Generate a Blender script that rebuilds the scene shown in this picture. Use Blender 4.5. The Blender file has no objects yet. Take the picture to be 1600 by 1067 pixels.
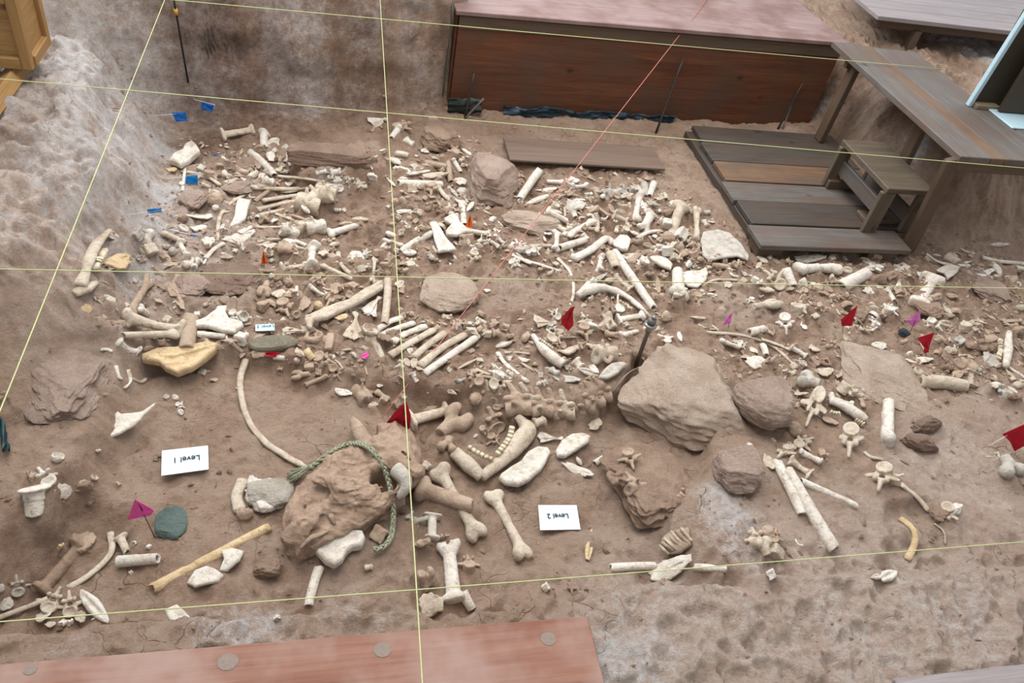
import bpy, bmesh, math, random
import numpy as np
from mathutils import Matrix, Vector, Euler

# ------------------------------------------------------------------ camera, light, exposure
SC = bpy.context.scene
COL = SC.collection
F_PX = 1230.0                       # focal length for a 1600 px wide frame
RC = np.array([[0.9729228, -0.00242201, -0.23111764],
               [-0.16756247, 0.68135177, -0.71251848],
               [0.15919813, 0.73195211, 0.66249684]])
CAM = np.array([0.0, 0.0, 2.7])
cam_data = bpy.data.cameras.new('camera')
cam_data.sensor_fit = 'HORIZONTAL'
cam_data.sensor_width = 36.0
cam_data.lens = 36.0 * F_PX / 1600.0
cam_data.clip_end = 60
cam = bpy.data.objects.new('camera', cam_data)
COL.objects.link(cam)
m4 = Matrix([list(RC[0]) + [0], list(RC[1]) + [0], list(RC[2]) + [2.7], [0, 0, 0, 1]])
cam.matrix_world = m4
SC.camera = cam

world = bpy.data.worlds.new('daylit shed')
SC.world = world
world.use_nodes = True
bg = world.node_tree.nodes['Background']
bg.inputs[0].default_value = (0.92, 0.96, 1.0, 1)
bg.inputs[1].default_value = 0.40


def area(name, loc, target, sx, sy, power, color):
    d = bpy.data.lights.new(name, 'AREA')
    d.shape = 'RECTANGLE'
    d.size = sx
    d.size_y = sy
    d.energy = power
    d.color = color
    o = bpy.data.objects.new(name, d)
    COL.objects.link(o)
    o.location = loc
    o.rotation_euler = (Vector(target) - Vector(loc)).to_track_quat('-Z', 'Y').to_euler()
    return o


area('window_light', (-1.6, 9.0, 6.0), (1.0, 3.4, 0), 7.0, 2.6, 520, (0.86, 0.93, 1.0))
area('roof_light', (0.6, 3.6, 6.2), (1.0, 2.6, 0), 5.0, 3.0, 270, (1.0, 0.97, 0.93))
area('side_window_light', (7.8, 5.6, 5.0), (2.6, 3.2, 0), 2.6, 1.6, 90, (0.84, 0.92, 1.0))
SC.view_settings.view_transform = 'Standard'
SC.view_settings.look = 'None'
SC.view_settings.exposure = 0.72
SC.view_settings.gamma = 1.0
SC.view_settings.use_curve_mapping = False

rng = np.random.default_rng(7)
random.seed(7)


# ------------------------------------------------------------------ helpers
def ray(px, py):
    d = RC @ np.array([px - 800.0, -(py - 533.5), -F_PX])
    return d / np.linalg.norm(d)


def unp(px, py, z=0.0):
    d = ray(px, py)
    return CAM + d * ((z - CAM[2]) / d[2])


def depth_of(p):
    return float(-(RC.T @ (np.asarray(p) - CAM))[2])


def pix(p):
    c = RC.T @ (np.asarray(p, float) - CAM)
    return 800 + F_PX * c[0] / -c[2], 533.5 - F_PX * c[1] / -c[2]


def new_mesh(name, verts, faces, smooth=True):
    me = bpy.data.meshes.new(name)
    verts = np.asarray(verts, dtype=np.float32)
    me.vertices.add(len(verts))
    me.vertices.foreach_set('co', verts.ravel())
    lens = np.array([len(f) for f in faces], dtype=np.int32) if not isinstance(faces, np.ndarray) else np.full(len(faces), faces.shape[1], np.int32)
    flat = np.concatenate([np.asarray(f, np.int32) for f in faces]) if not isinstance(faces, np.ndarray) else faces.astype(np.int32).ravel()
    me.loops.add(len(flat))
    me.loops.foreach_set('vertex_index', flat)
    me.polygons.add(len(lens))
    st = np.zeros(len(lens), np.int32)
    st[1:] = np.cumsum(lens)[:-1]
    me.polygons.foreach_set('loop_start', st)
    me.polygons.foreach_set('use_smooth', np.full(len(lens), smooth, dtype=bool))
    me.update(calc_edges=True)
    me.validate()
    return me


def link(name, data, mat=None, parent=None, mw=None):
    o = bpy.data.objects.new(name, data)
    COL.objects.link(o)
    if mat is not None and data is not None and not data.materials:
        data.materials.append(mat)
    if mw is not None:
        o.matrix_world = mw
    if parent is not None:
        o.parent = parent
        o.matrix_parent_inverse = parent.matrix_basis.inverted()
    return o


def tag(o, label=None, cat=None, group=None, kind=None):
    if label: o['label'] = label
    if cat: o['category'] = cat
    if group: o['group'] = group
    if kind: o['kind'] = kind
    return o


def root_at(name, loc, label, cat, group=None):
    o = bpy.data.objects.new(name, None)
    o.empty_display_size = 0.05
    COL.objects.link(o)
    o.location = Vector([float(v) for v in loc])
    return tag(o, label, cat, group)


# value noise on flat arrays
def vnoise(x, y, s, seed):
    r = np.random.default_rng(seed)
    N = 512
    L = r.random((N, N))
    u = x / s + 100.3; v = y / s + 77.7
    i = np.floor(u).astype(int); j = np.floor(v).astype(int)
    fu = u - i; fv = v - j
    fu = fu * fu * (3 - 2 * fu); fv = fv * fv * (3 - 2 * fv)
    i %= N; j %= N
    i1 = (i + 1) % N; j1 = (j + 1) % N
    return (L[i, j] * (1 - fu) + L[i1, j] * fu) * (1 - fv) + (L[i, j1] * (1 - fu) + L[i1, j1] * fu) * fv - 0.5


def fbm(x, y, s, seed, octv=4, g=0.5):
    a = 1.0; o = 0
    for k in range(octv):
        o = o + a * vnoise(x, y, s, seed + k); s *= 0.5; a *= g
    return o


def n3(P, s, seed):
    """cheap 3D noise from three 2D noises"""
    return (vnoise(P[:, 0] + P[:, 2] * 0.37, P[:, 1] - P[:, 2] * 0.21, s, seed) + vnoise(P[:, 1] + P[:, 0] * 0.31, P[:, 2] + P[:, 0] * 0.17, s, seed + 1)
            + vnoise(P[:, 2] + P[:, 1] * 0.41, P[:, 0] - P[:, 1] * 0.13, s, seed + 2)) / 1.7


# ------------------------------------------------------------------ materials
class NT:
    def __init__(self, name):
        self.m = bpy.data.materials.new(name)
        self.m.use_nodes = True
        self.t = self.m.node_tree
        self.b = self.t.nodes['Principled BSDF']
        self.b.inputs['Specular IOR Level'].default_value = 0.25

    def n(self, ty, **kw):
        nd = self.t.nodes.new(ty)
        for k, v in kw.items():
            setattr(nd, k, v)
        return nd

    def l(self, a, b):
        self.t.links.new(a, b)

    def noise(self, vec, scale, detail=4, rough=0.6, dist=0.0):
        nd = self.n('ShaderNodeTexNoise')
        nd.inputs['Scale'].default_value = scale
        nd.inputs['Detail'].default_value = detail
        nd.inputs['Roughness'].default_value = rough
        nd.inputs['Distortion'].default_value = dist
        self.l(vec, nd.inputs['Vector'])
        return nd.outputs['Fac']

    def ramp(self, fac, lo, hi, a=0.0, b=1.0):
        nd = self.n('ShaderNodeMapRange')
        nd.inputs[1].default_value = lo; nd.inputs[2].default_value = hi
        nd.inputs[3].default_value = a; nd.inputs[4].default_value = b
        nd.clamp = True
        self.l(fac, nd.inputs[0])
        return nd.outputs[0]

    def mix(self, fac, a, b, mode='MIX'):
        nd = self.n('ShaderNodeMix', data_type='RGBA', blend_type=mode)
        if isinstance(fac, (int, float)): nd.inputs[0].default_value = fac
        else: self.l(fac, nd.inputs[0])
        for i, c in ((6, a), (7, b)):
            if isinstance(c, tuple): nd.inputs[i].default_value = (*c, 1)
            else: self.l(c, nd.inputs[i])
        return nd.outputs[2]

    def math(self, op, a, b=0.0):
        nd = self.n('ShaderNodeMath', operation=op)
        for i, c in ((0, a), (1, b)):
            if isinstance(c, (int, float)): nd.inputs[i].default_value = c
            else: self.l(c, nd.inputs[i])
        return nd.outputs[0]

    def bump(self, h, strength, dist=0.01, nrm=None):
        nd = self.n('ShaderNodeBump')
        nd.inputs['Strength'].default_value = strength
        nd.inputs['Distance'].default_value = dist
        self.l(h, nd.inputs['Height'])
        if nrm is not None: self.l(nrm, nd.inputs['Normal'])
        return nd.outputs[0]

    def done(self, col=None, rough=0.85, nrm=None):
        if col is not None:
            if isinstance(col, tuple): self.b.inputs['Base Color'].default_value = (*col, 1)
            else: self.l(col, self.b.inputs['Base Color'])
        if isinstance(rough, (int, float)): self.b.inputs['Roughness'].default_value = rough
        else: self.l(rough, self.b.inputs['Roughness'])
        if nrm is not None: self.l(nrm, self.b.inputs['Normal'])
        return self.m


def s2l(r, g, b):
    f = lambda c: (c / 255) / 12.92 if c / 255 <= 0.04045 else ((c / 255 + 0.055) / 1.055) ** 2.4
    return (f(r), f(g), f(b))


def plain(name, rgb, rough=0.6, metal=0.0):
    t = NT(name)
    t.b.inputs['Metallic'].default_value = metal
    g = t.n('ShaderNodeNewGeometry').outputs['Position']
    c = t.mix(t.ramp(t.noise(g, 90, 3), 0.35, 0.7), rgb, tuple(v * 0.82 for v in rgb))
    return t.done(c, rough)


def bone_mat(name, base, stain):
    t = NT(name)
    g = t.n('ShaderNodeNewGeometry').outputs['Position']
    rnd = t.n('ShaderNodeObjectInfo').outputs['Random']
    soil = s2l(162, 134, 113)
    c = t.mix(t.ramp(t.noise(g, 16, 4, 0.6, 0.6), 0.47, 0.66, 0, 0.8), base, stain)
    c = t.mix(t.ramp(t.noise(g, 42, 6, 0.75), 0.53, 0.66, 0, 0.85), c, soil)
    c = t.mix(t.ramp(t.noise(g, 210, 3, 0.6), 0.60, 0.75, 0, 0.55), c, tuple(v * 0.55 for v in stain))
    c = t.mix(t.ramp(rnd, 0, 1, 0, 0.35), c, tuple(v * 0.72 for v in base))
    h = t.math('ADD', t.noise(g, 120, 6, 0.8), t.math('MULTIPLY', t.noise(g, 35, 5, 0.7), 1.6))
    return t.done(c, 0.8, t.bump(h, 0.85, 0.009))


BM = {
    'w': bone_mat('white bone', s2l(226, 217, 204), s2l(196, 176, 154)),
    'c': bone_mat('cream bone', s2l(208, 193, 173), s2l(174, 150, 127)),
    't': bone_mat('tan bone', s2l(184, 161, 140), s2l(152, 126, 105)),
    'b': bone_mat('brown bone', s2l(158, 134, 114), s2l(120, 96, 80)),
    'y': bone_mat('ochre bone', s2l(214, 188, 148), s2l(176, 142, 100)),
    'g': bone_mat('grey bone', s2l(196, 188, 176), s2l(160, 148, 136)),
}
TONE = {'w': 'white', 'c': 'cream', 't': 'tan', 'b': 'brown', 'y': 'ochre', 'g': 'grey'}


def soil_mat():
    t = NT('dry pit soil')
    g = t.n('ShaderNodeNewGeometry').outputs['Position']
    at = t.n('ShaderNodeVertexColor', layer_name='stain')
    sep = t.n('ShaderNodeSeparateColor')
    t.l(at.outputs['Color'], sep.inputs[0])
    n1 = t.noise(g, 3.0, 6, 0.62, 0.4)
    n2 = t.noise(g, 14, 6, 0.68)
    n3_ = t.noise(g, 70, 6, 0.75)
    base = t.mix(t.ramp(n1, 0.35, 0.65), s2l(182, 148, 124), s2l(206, 175, 152))
    base = t.mix(t.ramp(n2, 0.42, 0.66, 0, 0.5), base, s2l(168, 136, 114))
    base = t.mix(t.ramp(n3_, 0.5, 0.72, 0, 0.6), base, s2l(212, 188, 166))
    n4 = t.noise(g, 26, 9, 0.85, 0.0)
    # coarse light and dark patches
    base = t.mix(t.ramp(t.noise(g, 5.5, 8, 0.78), 0.48, 0.60, 0, 0.5), base, s2l(210, 184, 163))
    base = t.mix(t.ramp(t.noise(g, 9.0, 8, 0.8), 0.55, 0.64, 0, 0.5), base, s2l(142, 112, 93))
    # pale pink ground
    base = t.mix(t.ramp(t.math('ADD', sep.outputs[1], t.math('MULTIPLY', t.math('SUBTRACT', n2, 0.5), 1.1)), 0.2, 0.8, 0, 0.9), base,
                 t.mix(t.ramp(n4, 0.4, 0.62), s2l(206, 176, 158), s2l(232, 214, 198)))
    # white salts
    sv = t.math('ADD', t.math('MULTIPLY', t.math('SUBTRACT', n4, 0.5), 2.8), t.math('MULTIPLY', t.math('SUBTRACT', n1, 0.5), 1.4))
    sa = t.math('ADD', sep.outputs[0], t.math('MULTIPLY', sv, t.ramp(sep.outputs[0], 0.0, 0.45, 0.12, 1.0)))
    base = t.mix(t.ramp(sa, 0.25, 0.8, 0, 0.9), base, s2l(236, 228, 224))
    # dark brown patches from the blue channel
    dk = t.math('ADD', sep.outputs[2], t.math('MULTIPLY', t.math('SUBTRACT', n2, 0.5), 1.2))
    base = t.mix(t.ramp(dk, 0.25, 0.9, 0, 0.8), base, s2l(112, 82, 66))
    # drying cracks
    dv = t.n('ShaderNodeMix', data_type='RGBA')
    dv.inputs[0].default_value = 0.12
    nn = t.n('ShaderNodeTexNoise'); nn.inputs['Scale'].default_value = 7
    t.l(g, nn.inputs['Vector']); t.l(g, dv.inputs[6]); t.l(nn.outputs['Color'], dv.inputs[7])
    vo = t.n('ShaderNodeTexVoronoi', feature='DISTANCE_TO_EDGE')
    vo.inputs['Scale'].default_value = 6.5
    t.l(dv.outputs[2], vo.inputs['Vector'])
    crack = t.ramp(vo.outputs['Distance'], 0.0, 0.018, 1, 0)
    crack = t.math('MULTIPLY', crack, t.ramp(t.noise(g, 2.2, 3), 0.5, 0.62))
    sn = t.n('ShaderNodeSeparateXYZ'); t.l(t.n('ShaderNodeNewGeometry').outputs['True Normal'], sn.inputs[0])
    crack = t.math('MULTIPLY', crack, t.ramp(sn.outputs[2], 0.6, 0.85))
    base = t.mix(t.math('MULTIPLY', crack, 0.55), base, s2l(84, 62, 50))
    h = t.math('ADD', t.math('MULTIPLY', n3_, 0.6), t.math('MULTIPLY', n2, 1.8))
    h = t.math('ADD', h, t.math('MULTIPLY', t.noise(g, 240, 4, 0.7), 0.25))
    mu = t.n('ShaderNodeTexNoise'); mu.inputs['Scale'].default_value = 38; mu.inputs['Detail'].default_value = 8; mu.inputs['Roughness'].default_value = .8
    t.l(g, mu.inputs['Vector'])
    h = t.math('ADD', h, t.math('MULTIPLY', t.math('ABSOLUTE', t.math('SUBTRACT', mu.outputs['Fac'], 0.5)), -2.4))
    h = t.math('SUBTRACT', h, t.math('MULTIPLY', crack, 0.7))
    return t.done(base, 0.95, t.bump(h, 0.95, 0.028))


def rock_mat(name, a, b):
    t = NT(name)
    g = t.n('ShaderNodeNewGeometry').outputs['Position']
    c = t.mix(t.ramp(t.noise(g, 7, 6, 0.65), 0.38, 0.62), a, b)
    c = t.mix(t.ramp(t.noise(g, 60, 6, 0.75), 0.5, 0.7, 0, 0.6), c, tuple(min(1, v * 1.25) for v in b))
    c = t.mix(t.ramp(t.noise(g, 28, 5, 0.75), 0.56, 0.7, 0, 0.6), c, tuple(v * 0.6 for v in a))
    c = t.mix(t.ramp(t.noise(g, 160, 4, 0.8), 0.54, 0.68, 0, 0.5), c, tuple(v * 0.55 for v in a))
    h = t.math('ADD', t.noise(g, 25, 9, 0.8), t.math('MULTIPLY', t.noise(g, 110, 5, 0.8), 0.5))
    return t.done(c, 0.93, t.bump(h, 1.0, 0.03))


RM = {
    'tan': rock_mat('tan sandstone', s2l(192, 166, 146), s2l(216, 194, 174)),
    'mauve': rock_mat('mauve sandstone', s2l(174, 148, 132), s2l(200, 176, 160)),
    'brown': rock_mat('brown rock', s2l(140, 114, 98), s2l(166, 140, 122)),
    'olive': rock_mat('olive stone', s2l(146, 136, 116), s2l(170, 160, 138)),
    'green': rock_mat('green stone', s2l(98, 114, 108), s2l(126, 142, 134)),
    'dark': rock_mat('dark stone', s2l(52, 58, 64), s2l(76, 82, 88)),
    'clod': rock_mat('soil lump', s2l(160, 130, 110), s2l(188, 160, 138)),
    'grey': rock_mat('pale crusted stone', s2l(186, 170, 150), s2l(220, 210, 196)),
}


def wood_mat(name, a, b, knot=None, scale=1.0, rough=0.55, bleach=None):
    """grain runs along the board's own x axis"""
    t = NT(name)
    tc = t.n('ShaderNodeTexCoord').outputs['Object']
    rnd = t.n('ShaderNodeObjectInfo').outputs['Random']
    cmb = t.n('ShaderNodeCombineXYZ')
    t.l(t.math('MULTIPLY', rnd, 31.0), cmb.inputs[0]); t.l(t.math('MULTIPLY', rnd, 17.0), cmb.inputs[1])
    mp = t.n('ShaderNodeMapping')
    mp.inputs['Scale'].default_value = (1.6 * scale, 22 * scale, 22 * scale)
    t.l(tc, mp.inputs['Vector']); t.l(cmb.outputs[0], mp.inputs['Location'])
    g1 = t.noise(mp.outputs[0], 1.0, 6, 0.65, 1.2)
    mp2 = t.n('ShaderNodeMapping')
    mp2.inputs['Scale'].default_value = (4 * scale, 160 * scale, 160 * scale)
    t.l(tc, mp2.inputs['Vector']); t.l(cmb.outputs[0], mp2.inputs['Location'])
    g2 = t.noise(mp2.outputs[0], 1.0, 3, 0.6, 0.3)
    c = t.mix(t.ramp(g1, 0.3, 0.7), a, b)
    c = t.mix(t.ramp(g2, 0.45, 0.75, 0, 0.45), c, tuple(v * 0.55 for v in a))
    if bleach:
        c = t.mix(t.ramp(t.noise(tc, 2.6, 4, 0.6), 0.42, 0.62, 0, 0.75), c, bleach)
    if knot:
        vo = t.n('ShaderNodeTexVoronoi')
        mp3 = t.n('ShaderNodeMapping')
        mp3.inputs['Scale'].default_value = (3.2, 5.0, 5.0)
        t.l(tc, mp3.inputs['Vector']); t.l(cmb.outputs[0], mp3.inputs['Location'])
        t.l(mp3.outputs[0], vo.inputs['Vector']); vo.inputs['Scale'].default_value = 1.0
        c = t.mix(t.ramp(vo.outputs['Distance'], 0.06, 0.13, 0.8, 0), c, knot)
    c = t.mix(t.ramp(rnd, 0, 1, 0, 0.25), c, tuple(v * 0.7 for v in a))
    return t.done(c, rough, t.bump(t.math('ADD', g1, t.math('MULTIPLY', g2, 0.6)), 0.3, 0.004))


WM = {
    'ply': wood_mat('red stained plywood', s2l(78, 44, 30), s2l(116, 72, 47), s2l(44, 32, 28), 0.7, 0.6, s2l(84, 62, 50)),
    'plytop': wood_mat('pale pink plywood top', s2l(126, 102, 97), s2l(146, 124, 120), None, 0.6, 0.6, s2l(108, 80, 72)),
    'red': wood_mat('worn red board', s2l(116, 74, 58), s2l(142, 104, 88), None, 0.4, 0.7, s2l(150, 126, 116)),
    'dark': wood_mat('weathered dark plank', s2l(58, 51, 46), s2l(84, 75, 68), s2l(46, 37, 32), bleach=s2l(78, 64, 53)),
    'grey': wood_mat('weathered grey plank', s2l(82, 76, 72), s2l(112, 104, 98), s2l(62, 50, 44), bleach=s2l(96, 78, 66)),
    'tan': wood_mat('tan brown plank', s2l(94, 70, 52), s2l(126, 98, 76), None, bleach=s2l(88, 76, 66)),
    'lumber': wood_mat('brown lumber', s2l(80, 62, 48), s2l(106, 84, 66), None, bleach=s2l(88, 77, 66)),
    'stool': wood_mat('grey brown step wood', s2l(78, 68, 56), s2l(104, 91, 77), s2l(50, 40, 33)),
    'pine': wood_mat('yellow pine', s2l(140, 104, 62), s2l(164, 130, 84), s2l(70, 48, 36)),
    'board': wood_mat('grey brown plywood', s2l(100, 82, 70), s2l(116, 97, 85), None, 0.5),
    'deck': wood_mat('pale grey decking', s2l(128, 118, 116), s2l(150, 140, 140), None),
}
IRON = plain('dark iron', s2l(62, 54, 52), 0.55, 0.4)
STEEL = plain('dull steel', s2l(150, 148, 140), 0.4, 0.7)
WIRE = plain('white wire', s2l(225, 225, 225), 0.4)
# ------------------------------------------------------------------ shapes from distance fields
def surf(fn, lo, hi, n):
    """fn(P[N,3]) -> distance; returns verts, quads (surface nets)"""
    lo = np.array(lo, float); hi = np.array(hi, float)
    h = (hi - lo).max() / n
    dims = np.ceil((hi - lo) / h).astype(int) + 1
    ax = [lo[i] + h * np.arange(dims[i]) for i in range(3)]
    X, Y, Z = np.meshgrid(*ax, indexing='ij')
    f = fn(np.stack([X.ravel(), Y.ravel(), Z.ravel()], 1)).reshape(X.shape)
    f[0] = f[-1] = 1; f[:, 0] = f[:, -1] = 1; f[:, :, 0] = f[:, :, -1] = 1
    s = f < 0
    cnt = np.zeros(tuple(d - 1 for d in dims)); acc = np.zeros(cnt.shape + (3,))
    nx, ny, nz = dims
    for a in range(3):
        o = [b for b in range(3) if b != a]
        for u in (0, 1):
            for v in (0, 1):
                sl0 = [None] * 3; sl1 = [None] * 3
                sl0[a] = slice(0, dims[a] - 1); sl1[a] = slice(1, dims[a])
                for q, w in zip(o, (u, v)):
                    sl0[q] = slice(w, dims[q] - 1 + w); sl1[q] = sl0[q]
                f0 = f[tuple(sl0)]; f1 = f[tuple(sl1)]
                m = (f0 < 0) != (f1 < 0)
                t = np.where(m, f0 / np.where(m, f0 - f1, 1), 0)
                cnt += m
                pt = np.zeros(cnt.shape + (3,))
                pt[..., a] = t; pt[..., o[0]] = u; pt[..., o[1]] = v
                acc += pt * m[..., None]
    act = cnt > 0
    idx = -np.ones(cnt.shape, int)
    idx[act] = np.arange(act.sum())
    ii = np.argwhere(act)
    V = lo + h * (ii + acc[act] / cnt[act][:, None])
    Q = []
    for a in range(3):
        b, c = (a + 1) % 3, (a + 2) % 3
        sl0 = [slice(1, -1)] * 3; sl1 = [slice(1, -1)] * 3
        sl0[a] = slice(0, dims[a] - 1); sl1[a] = slice(1, dims[a])
        s0 = s[tuple(sl0)]; s1 = s[tuple(sl1)]
        for flip in (0, 1):
            m = (s0 & ~s1) if flip == 0 else (~s0 & s1)
            g = np.argwhere(m)
            if not len(g): continue
            base = g.copy()
            for q in (b, c): base[:, q] += 1
            def at(db, dc):
                k = base.copy(); k[:, b] += db; k[:, c] += dc
                return idx[k[:, 0], k[:, 1], k[:, 2]]
            q4 = np.stack([at(-1, -1), at(0, -1), at(0, 0), at(-1, 0)], 1)
            if flip: q4 = q4[:, ::-1]
            Q.append(q4)
    Q = np.concatenate(Q)
    Q = Q[(Q >= 0).all(1)]
    return V, Q


def cap(P, a, b, ra, rb=None, sq=(1, 1, 1)):
    rb = ra if rb is None else rb
    sq = np.array(sq, float)
    P = P * sq; a = np.array(a, float) * sq; b = np.array(b, float) * sq
    d = b - a
    t = np.clip(((P - a) @ d) / (d @ d + 1e-9), 0, 1)
    return np.linalg.norm(P - (a + t[:, None] * d), axis=1) - (ra + t * (rb - ra))


def ell(P, c, r):
    r = np.array(r, float)
    q = (P - np.array(c)) / r
    return (np.linalg.norm(q, axis=1) - 1) * r.min()


def rbox(P, c, hf, rd=0.02, rot=None):
    q = P - np.array(c)
    if rot is not None: q = q @ rot
    q = np.abs(q) - (np.array(hf) - rd)
    return np.linalg.norm(np.maximum(q, 0), axis=1) + np.minimum(q.max(1), 0) - rd


def sm(a, b, k=0.05):
    h = np.clip(0.5 + 0.5 * (b - a) / k, 0, 1)
    return b * (1 - h) + a * h - k * h * (1 - h)


def sub(a, b, k=0.02):
    return -sm(-a, b, k)


def rot_z(a):
    c, s_ = math.cos(a), math.sin(a)
    return np.array([[c, -s_, 0], [s_, c, 0], [0, 0, 1]])


def norm_proto(V):
    lo, hi = V.min(0), V.max(0)
    L = hi[0] - lo[0]; Wd = hi[1] - lo[1]
    V = V - [(lo[0] + hi[0]) / 2, (lo[1] + hi[1]) / 2, (lo[2] + hi[2]) / 2]
    V[:, 0] /= L; V[:, 1] /= Wd; V[:, 2] /= Wd
    return V, (hi[2] - lo[2]) / Wd


PROTO = {}


def proto(kind, fn, lo, hi, n, rough=0.01, seed=1):
    V, Q = surf(fn, lo, hi, n)
    if rough:
        c = V.mean(0)
        d = V - c; d /= np.linalg.norm(d, axis=1)[:, None] + 1e-9
        V = V + d * (n3(V, 0.12, seed) * rough + n3(V, 0.04, seed + 9) * rough * 0.5)[:, None]
    V, th = norm_proto(V)
    me = new_mesh(kind + '_mesh', V, Q)
    PROTO.setdefault(kind, []).append((me, th))


def long_a(P, fl=1.0):
    d = cap(P, (-.36, 0, 0), (0, 0, .012), .062, .046)
    d = sm(d, cap(P, (0, 0, .012), (.34, 0, 0), .046, .06), .03)
    d = sm(d, ell(P, (-.40, .055, .02), (.075, .07, .062)), .05)
    d = sm(d, ell(P, (-.39, -.06, 0), (.08, .055, .055)), .05)
    d = sm(d, ell(P, (.41, .055, -.01), (.075, .052, .068)), .05)
    d = sm(d, ell(P, (.41, -.055, -.01), (.08, .052, .062)), .05)
    d = sub(d, cap(P, (.49, 0, -.1), (.49, 0, .1), .022), .02)
    return d


def long_b(P):
    d = cap(P, (-.32, 0, 0), (.02, -.012, 0), .07, .045)
    d = sm(d, cap(P, (.02, -.012, 0), (.36, 0, 0), .045, .062), .03)
    d = sm(d, ell(P, (-.41, .035, .03), (.07, .075, .065)), .05)
    d = sm(d, ell(P, (-.36, -.085, 0), (.06, .035, .05)), .05)
    d = sm(d, cap(P, (.42, -.085, 0), (.42, .085, 0), .055, .05), .06)
    d = sub(d, ell(P, (.36, 0, .075), (.05, .045, .04)), .02)
    return sub(d, cap(P, (.42, .01, -.1), (.49, .01, .1), .02), .02)


def long_c(P):
    d = cap(P, (-.38, 0, 0), (.38, 0, 0), .05, .045, (1, 1, 1.25))
    d = sm(d, rbox(P, (-.43, 0, 0), (.05, .1, .06), .035), .06)
    d = sm(d, rbox(P, (.43, 0, 0), (.05, .08, .05), .03), .06)
    d = sub(d, ell(P, (-.5, .045, 0), (.03, .04, .045)), .015)
    return sub(d, ell(P, (-.5, -.045, 0), (.03, .04, .045)), .015)


def meta(P):
    d = cap(P, (-.3, 0, 0), (.38, 0, 0), .062, .07, (1, 1, 1.25))
    d = sm(d, cap(P, (-.3, .03, 0), (-.4, .062, 0), .055), .04)
    d = sm(d, cap(P, (-.3, -.03, 0), (-.4, -.062, 0), .055), .04)
    for y in (-.088, -.035, .035, .088):
        d = sm(d, cap(P, (-.38, y, .0), (-.45, y, 0), .030), .012)
    d = sm(d, rbox(P, (.43, 0, 0), (.045, .1, .06), .03), .05)
    d = sub(d, cap(P, (-.52, 0, 0), (-.36, 0, 0), .018), .01)
    return d


def shaft(P, seed=3, bow=.0):
    Q = P.copy(); Q[:, 2] -= bow * (1 - (Q[:, 0] / .5) ** 2)
    d = cap(Q, (-.6, 0, 0), (.6, 0, 0), .075, .062)
    n = n3(P, .09, seed) * .09
    d = np.maximum(d, P[:, 0] - .47 + n)
    d = np.maximum(d, -P[:, 0] - .47 + n)
    i = cap(Q, (.33, 0, 0), (.7, 0, 0), .036); i2 = cap(Q, (-.33, 0, 0), (-.7, 0, 0), .04)
    return sub(sub(d, i, .01), i2, .01)


def half(P, seed=5):
    d = cap(P, (-.36, 0, 0), (.6, 0, 0), .07, .058)
    d = sm(d, ell(P, (-.39, .06, .015), (.085, .07, .065)), .06)
    d = sm(d, ell(P, (-.38, -.06, 0), (.08, .06, .06)), .06)
    d = sub(d, cap(P, (-.5, 0, -.1), (-.5, 0, .1), .02), .02)
    n = n3(P, .1, seed) * .16
    d = np.maximum(d, P[:, 0] - .46 + n + P[:, 1] * .4)
    return sub(d, cap(P, (.2, 0, 0), (.7, 0, 0), .036), .012)


def toe(P):
    d = cap(P, (-.3, 0, 0), (.3, 0, 0), .17, .14)
    d = sm(d, cap(P, (-.35, -.09, 0), (-.35, .09, 0), .15), .1)
    d = sm(d, ell(P, (.36, .1, 0), (.13, .1, .16)), .08)
    d = sm(d, ell(P, (.36, -.1, 0), (.13, .1, .16)), .08)
    return sub(d, ell(P, (-.55, 0, 0), (.1, .14, .12)), .03)


def knuck(P, seed):
    r = np.random.default_rng(seed)
    if seed == 2:      # double pulley of an ankle bone
        d = cap(P, (-.18, -.22, 0), (-.18, .22, 0), .17)
        d = np.maximum(d, np.abs(P[:, 1]) - .3)
        d = sm(d, cap(P, (.2, -.18, 0), (.2, .18, 0), .15), .06)
        d = sm(d, rbox(P, (0, 0, 0), (.2, .2, .12), .04), .05)
        d = sub(d, cap(P, (-.5, 0, .1), (.5, 0, .16), .09), .03)
        d = sub(d, ell(P, (0, .26, .02), (.1, .1, .12)), .02)
    elif seed == 3:    # box with hollowed faces
        d = rbox(P, (0, 0, 0), (.36, .3, .24), .07, rot_z(.3))
        for c, q in (((0, 0, .3), (.26, .17, .12)), ((.4, .05, .05), (.12, .2, .16)), ((-.1, .36, .05), (.2, .12, .16)), ((-.36, -.16, .1), (.12, .12, .2))):
            d = sub(d, ell(P, c, q), .015)
    elif seed == 5:    # cup-shaped piece
        d = ell(P, (0, 0, -.05), (.42, .36, .3))
        d = sub(d, ell(P, (.04, .02, .12), (.33, .27, .3)), .02)
        d = np.maximum(d, P[:, 2] - .14 + .3 * P[:, 0] + n3(P, .2, 7) * .25)
    elif seed == 8:    # two-pronged piece
        d = cap(P, (-.36, 0, 0), (0, .02, 0), .14, .11)
        d = sm(d, cap(P, (0, .02, 0), (.36, .24, .04), .1, .07), .05)
        d = sm(d, cap(P, (0, 0, 0), (.3, -.26, .0), .11, .06), .05)
        d = sm(d, cap(P, (-.3, 0, 0), (-.36, .24, .05), .09, .06), .05)
        d = sub(d, ell(P, (-.4, -.06, .1), (.1, .1, .12)), .02)
    else:              # broken block with pits
        d = ell(P, (0, 0, 0), (.42, .36, .3))
        for k in range(8):
            v = r.normal(size=3); v /= np.linalg.norm(v)
            d = np.maximum(d, P @ v - r.uniform(.17, .3))
        for k in range(7):
            v = r.normal(size=3); v /= np.linalg.norm(v); v[2] = abs(v[2])
            q = r.uniform(.06, .12)
            d = sub(d, ell(P, v * .3, (q, q * 1.3, q)), .012)
    return d


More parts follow.
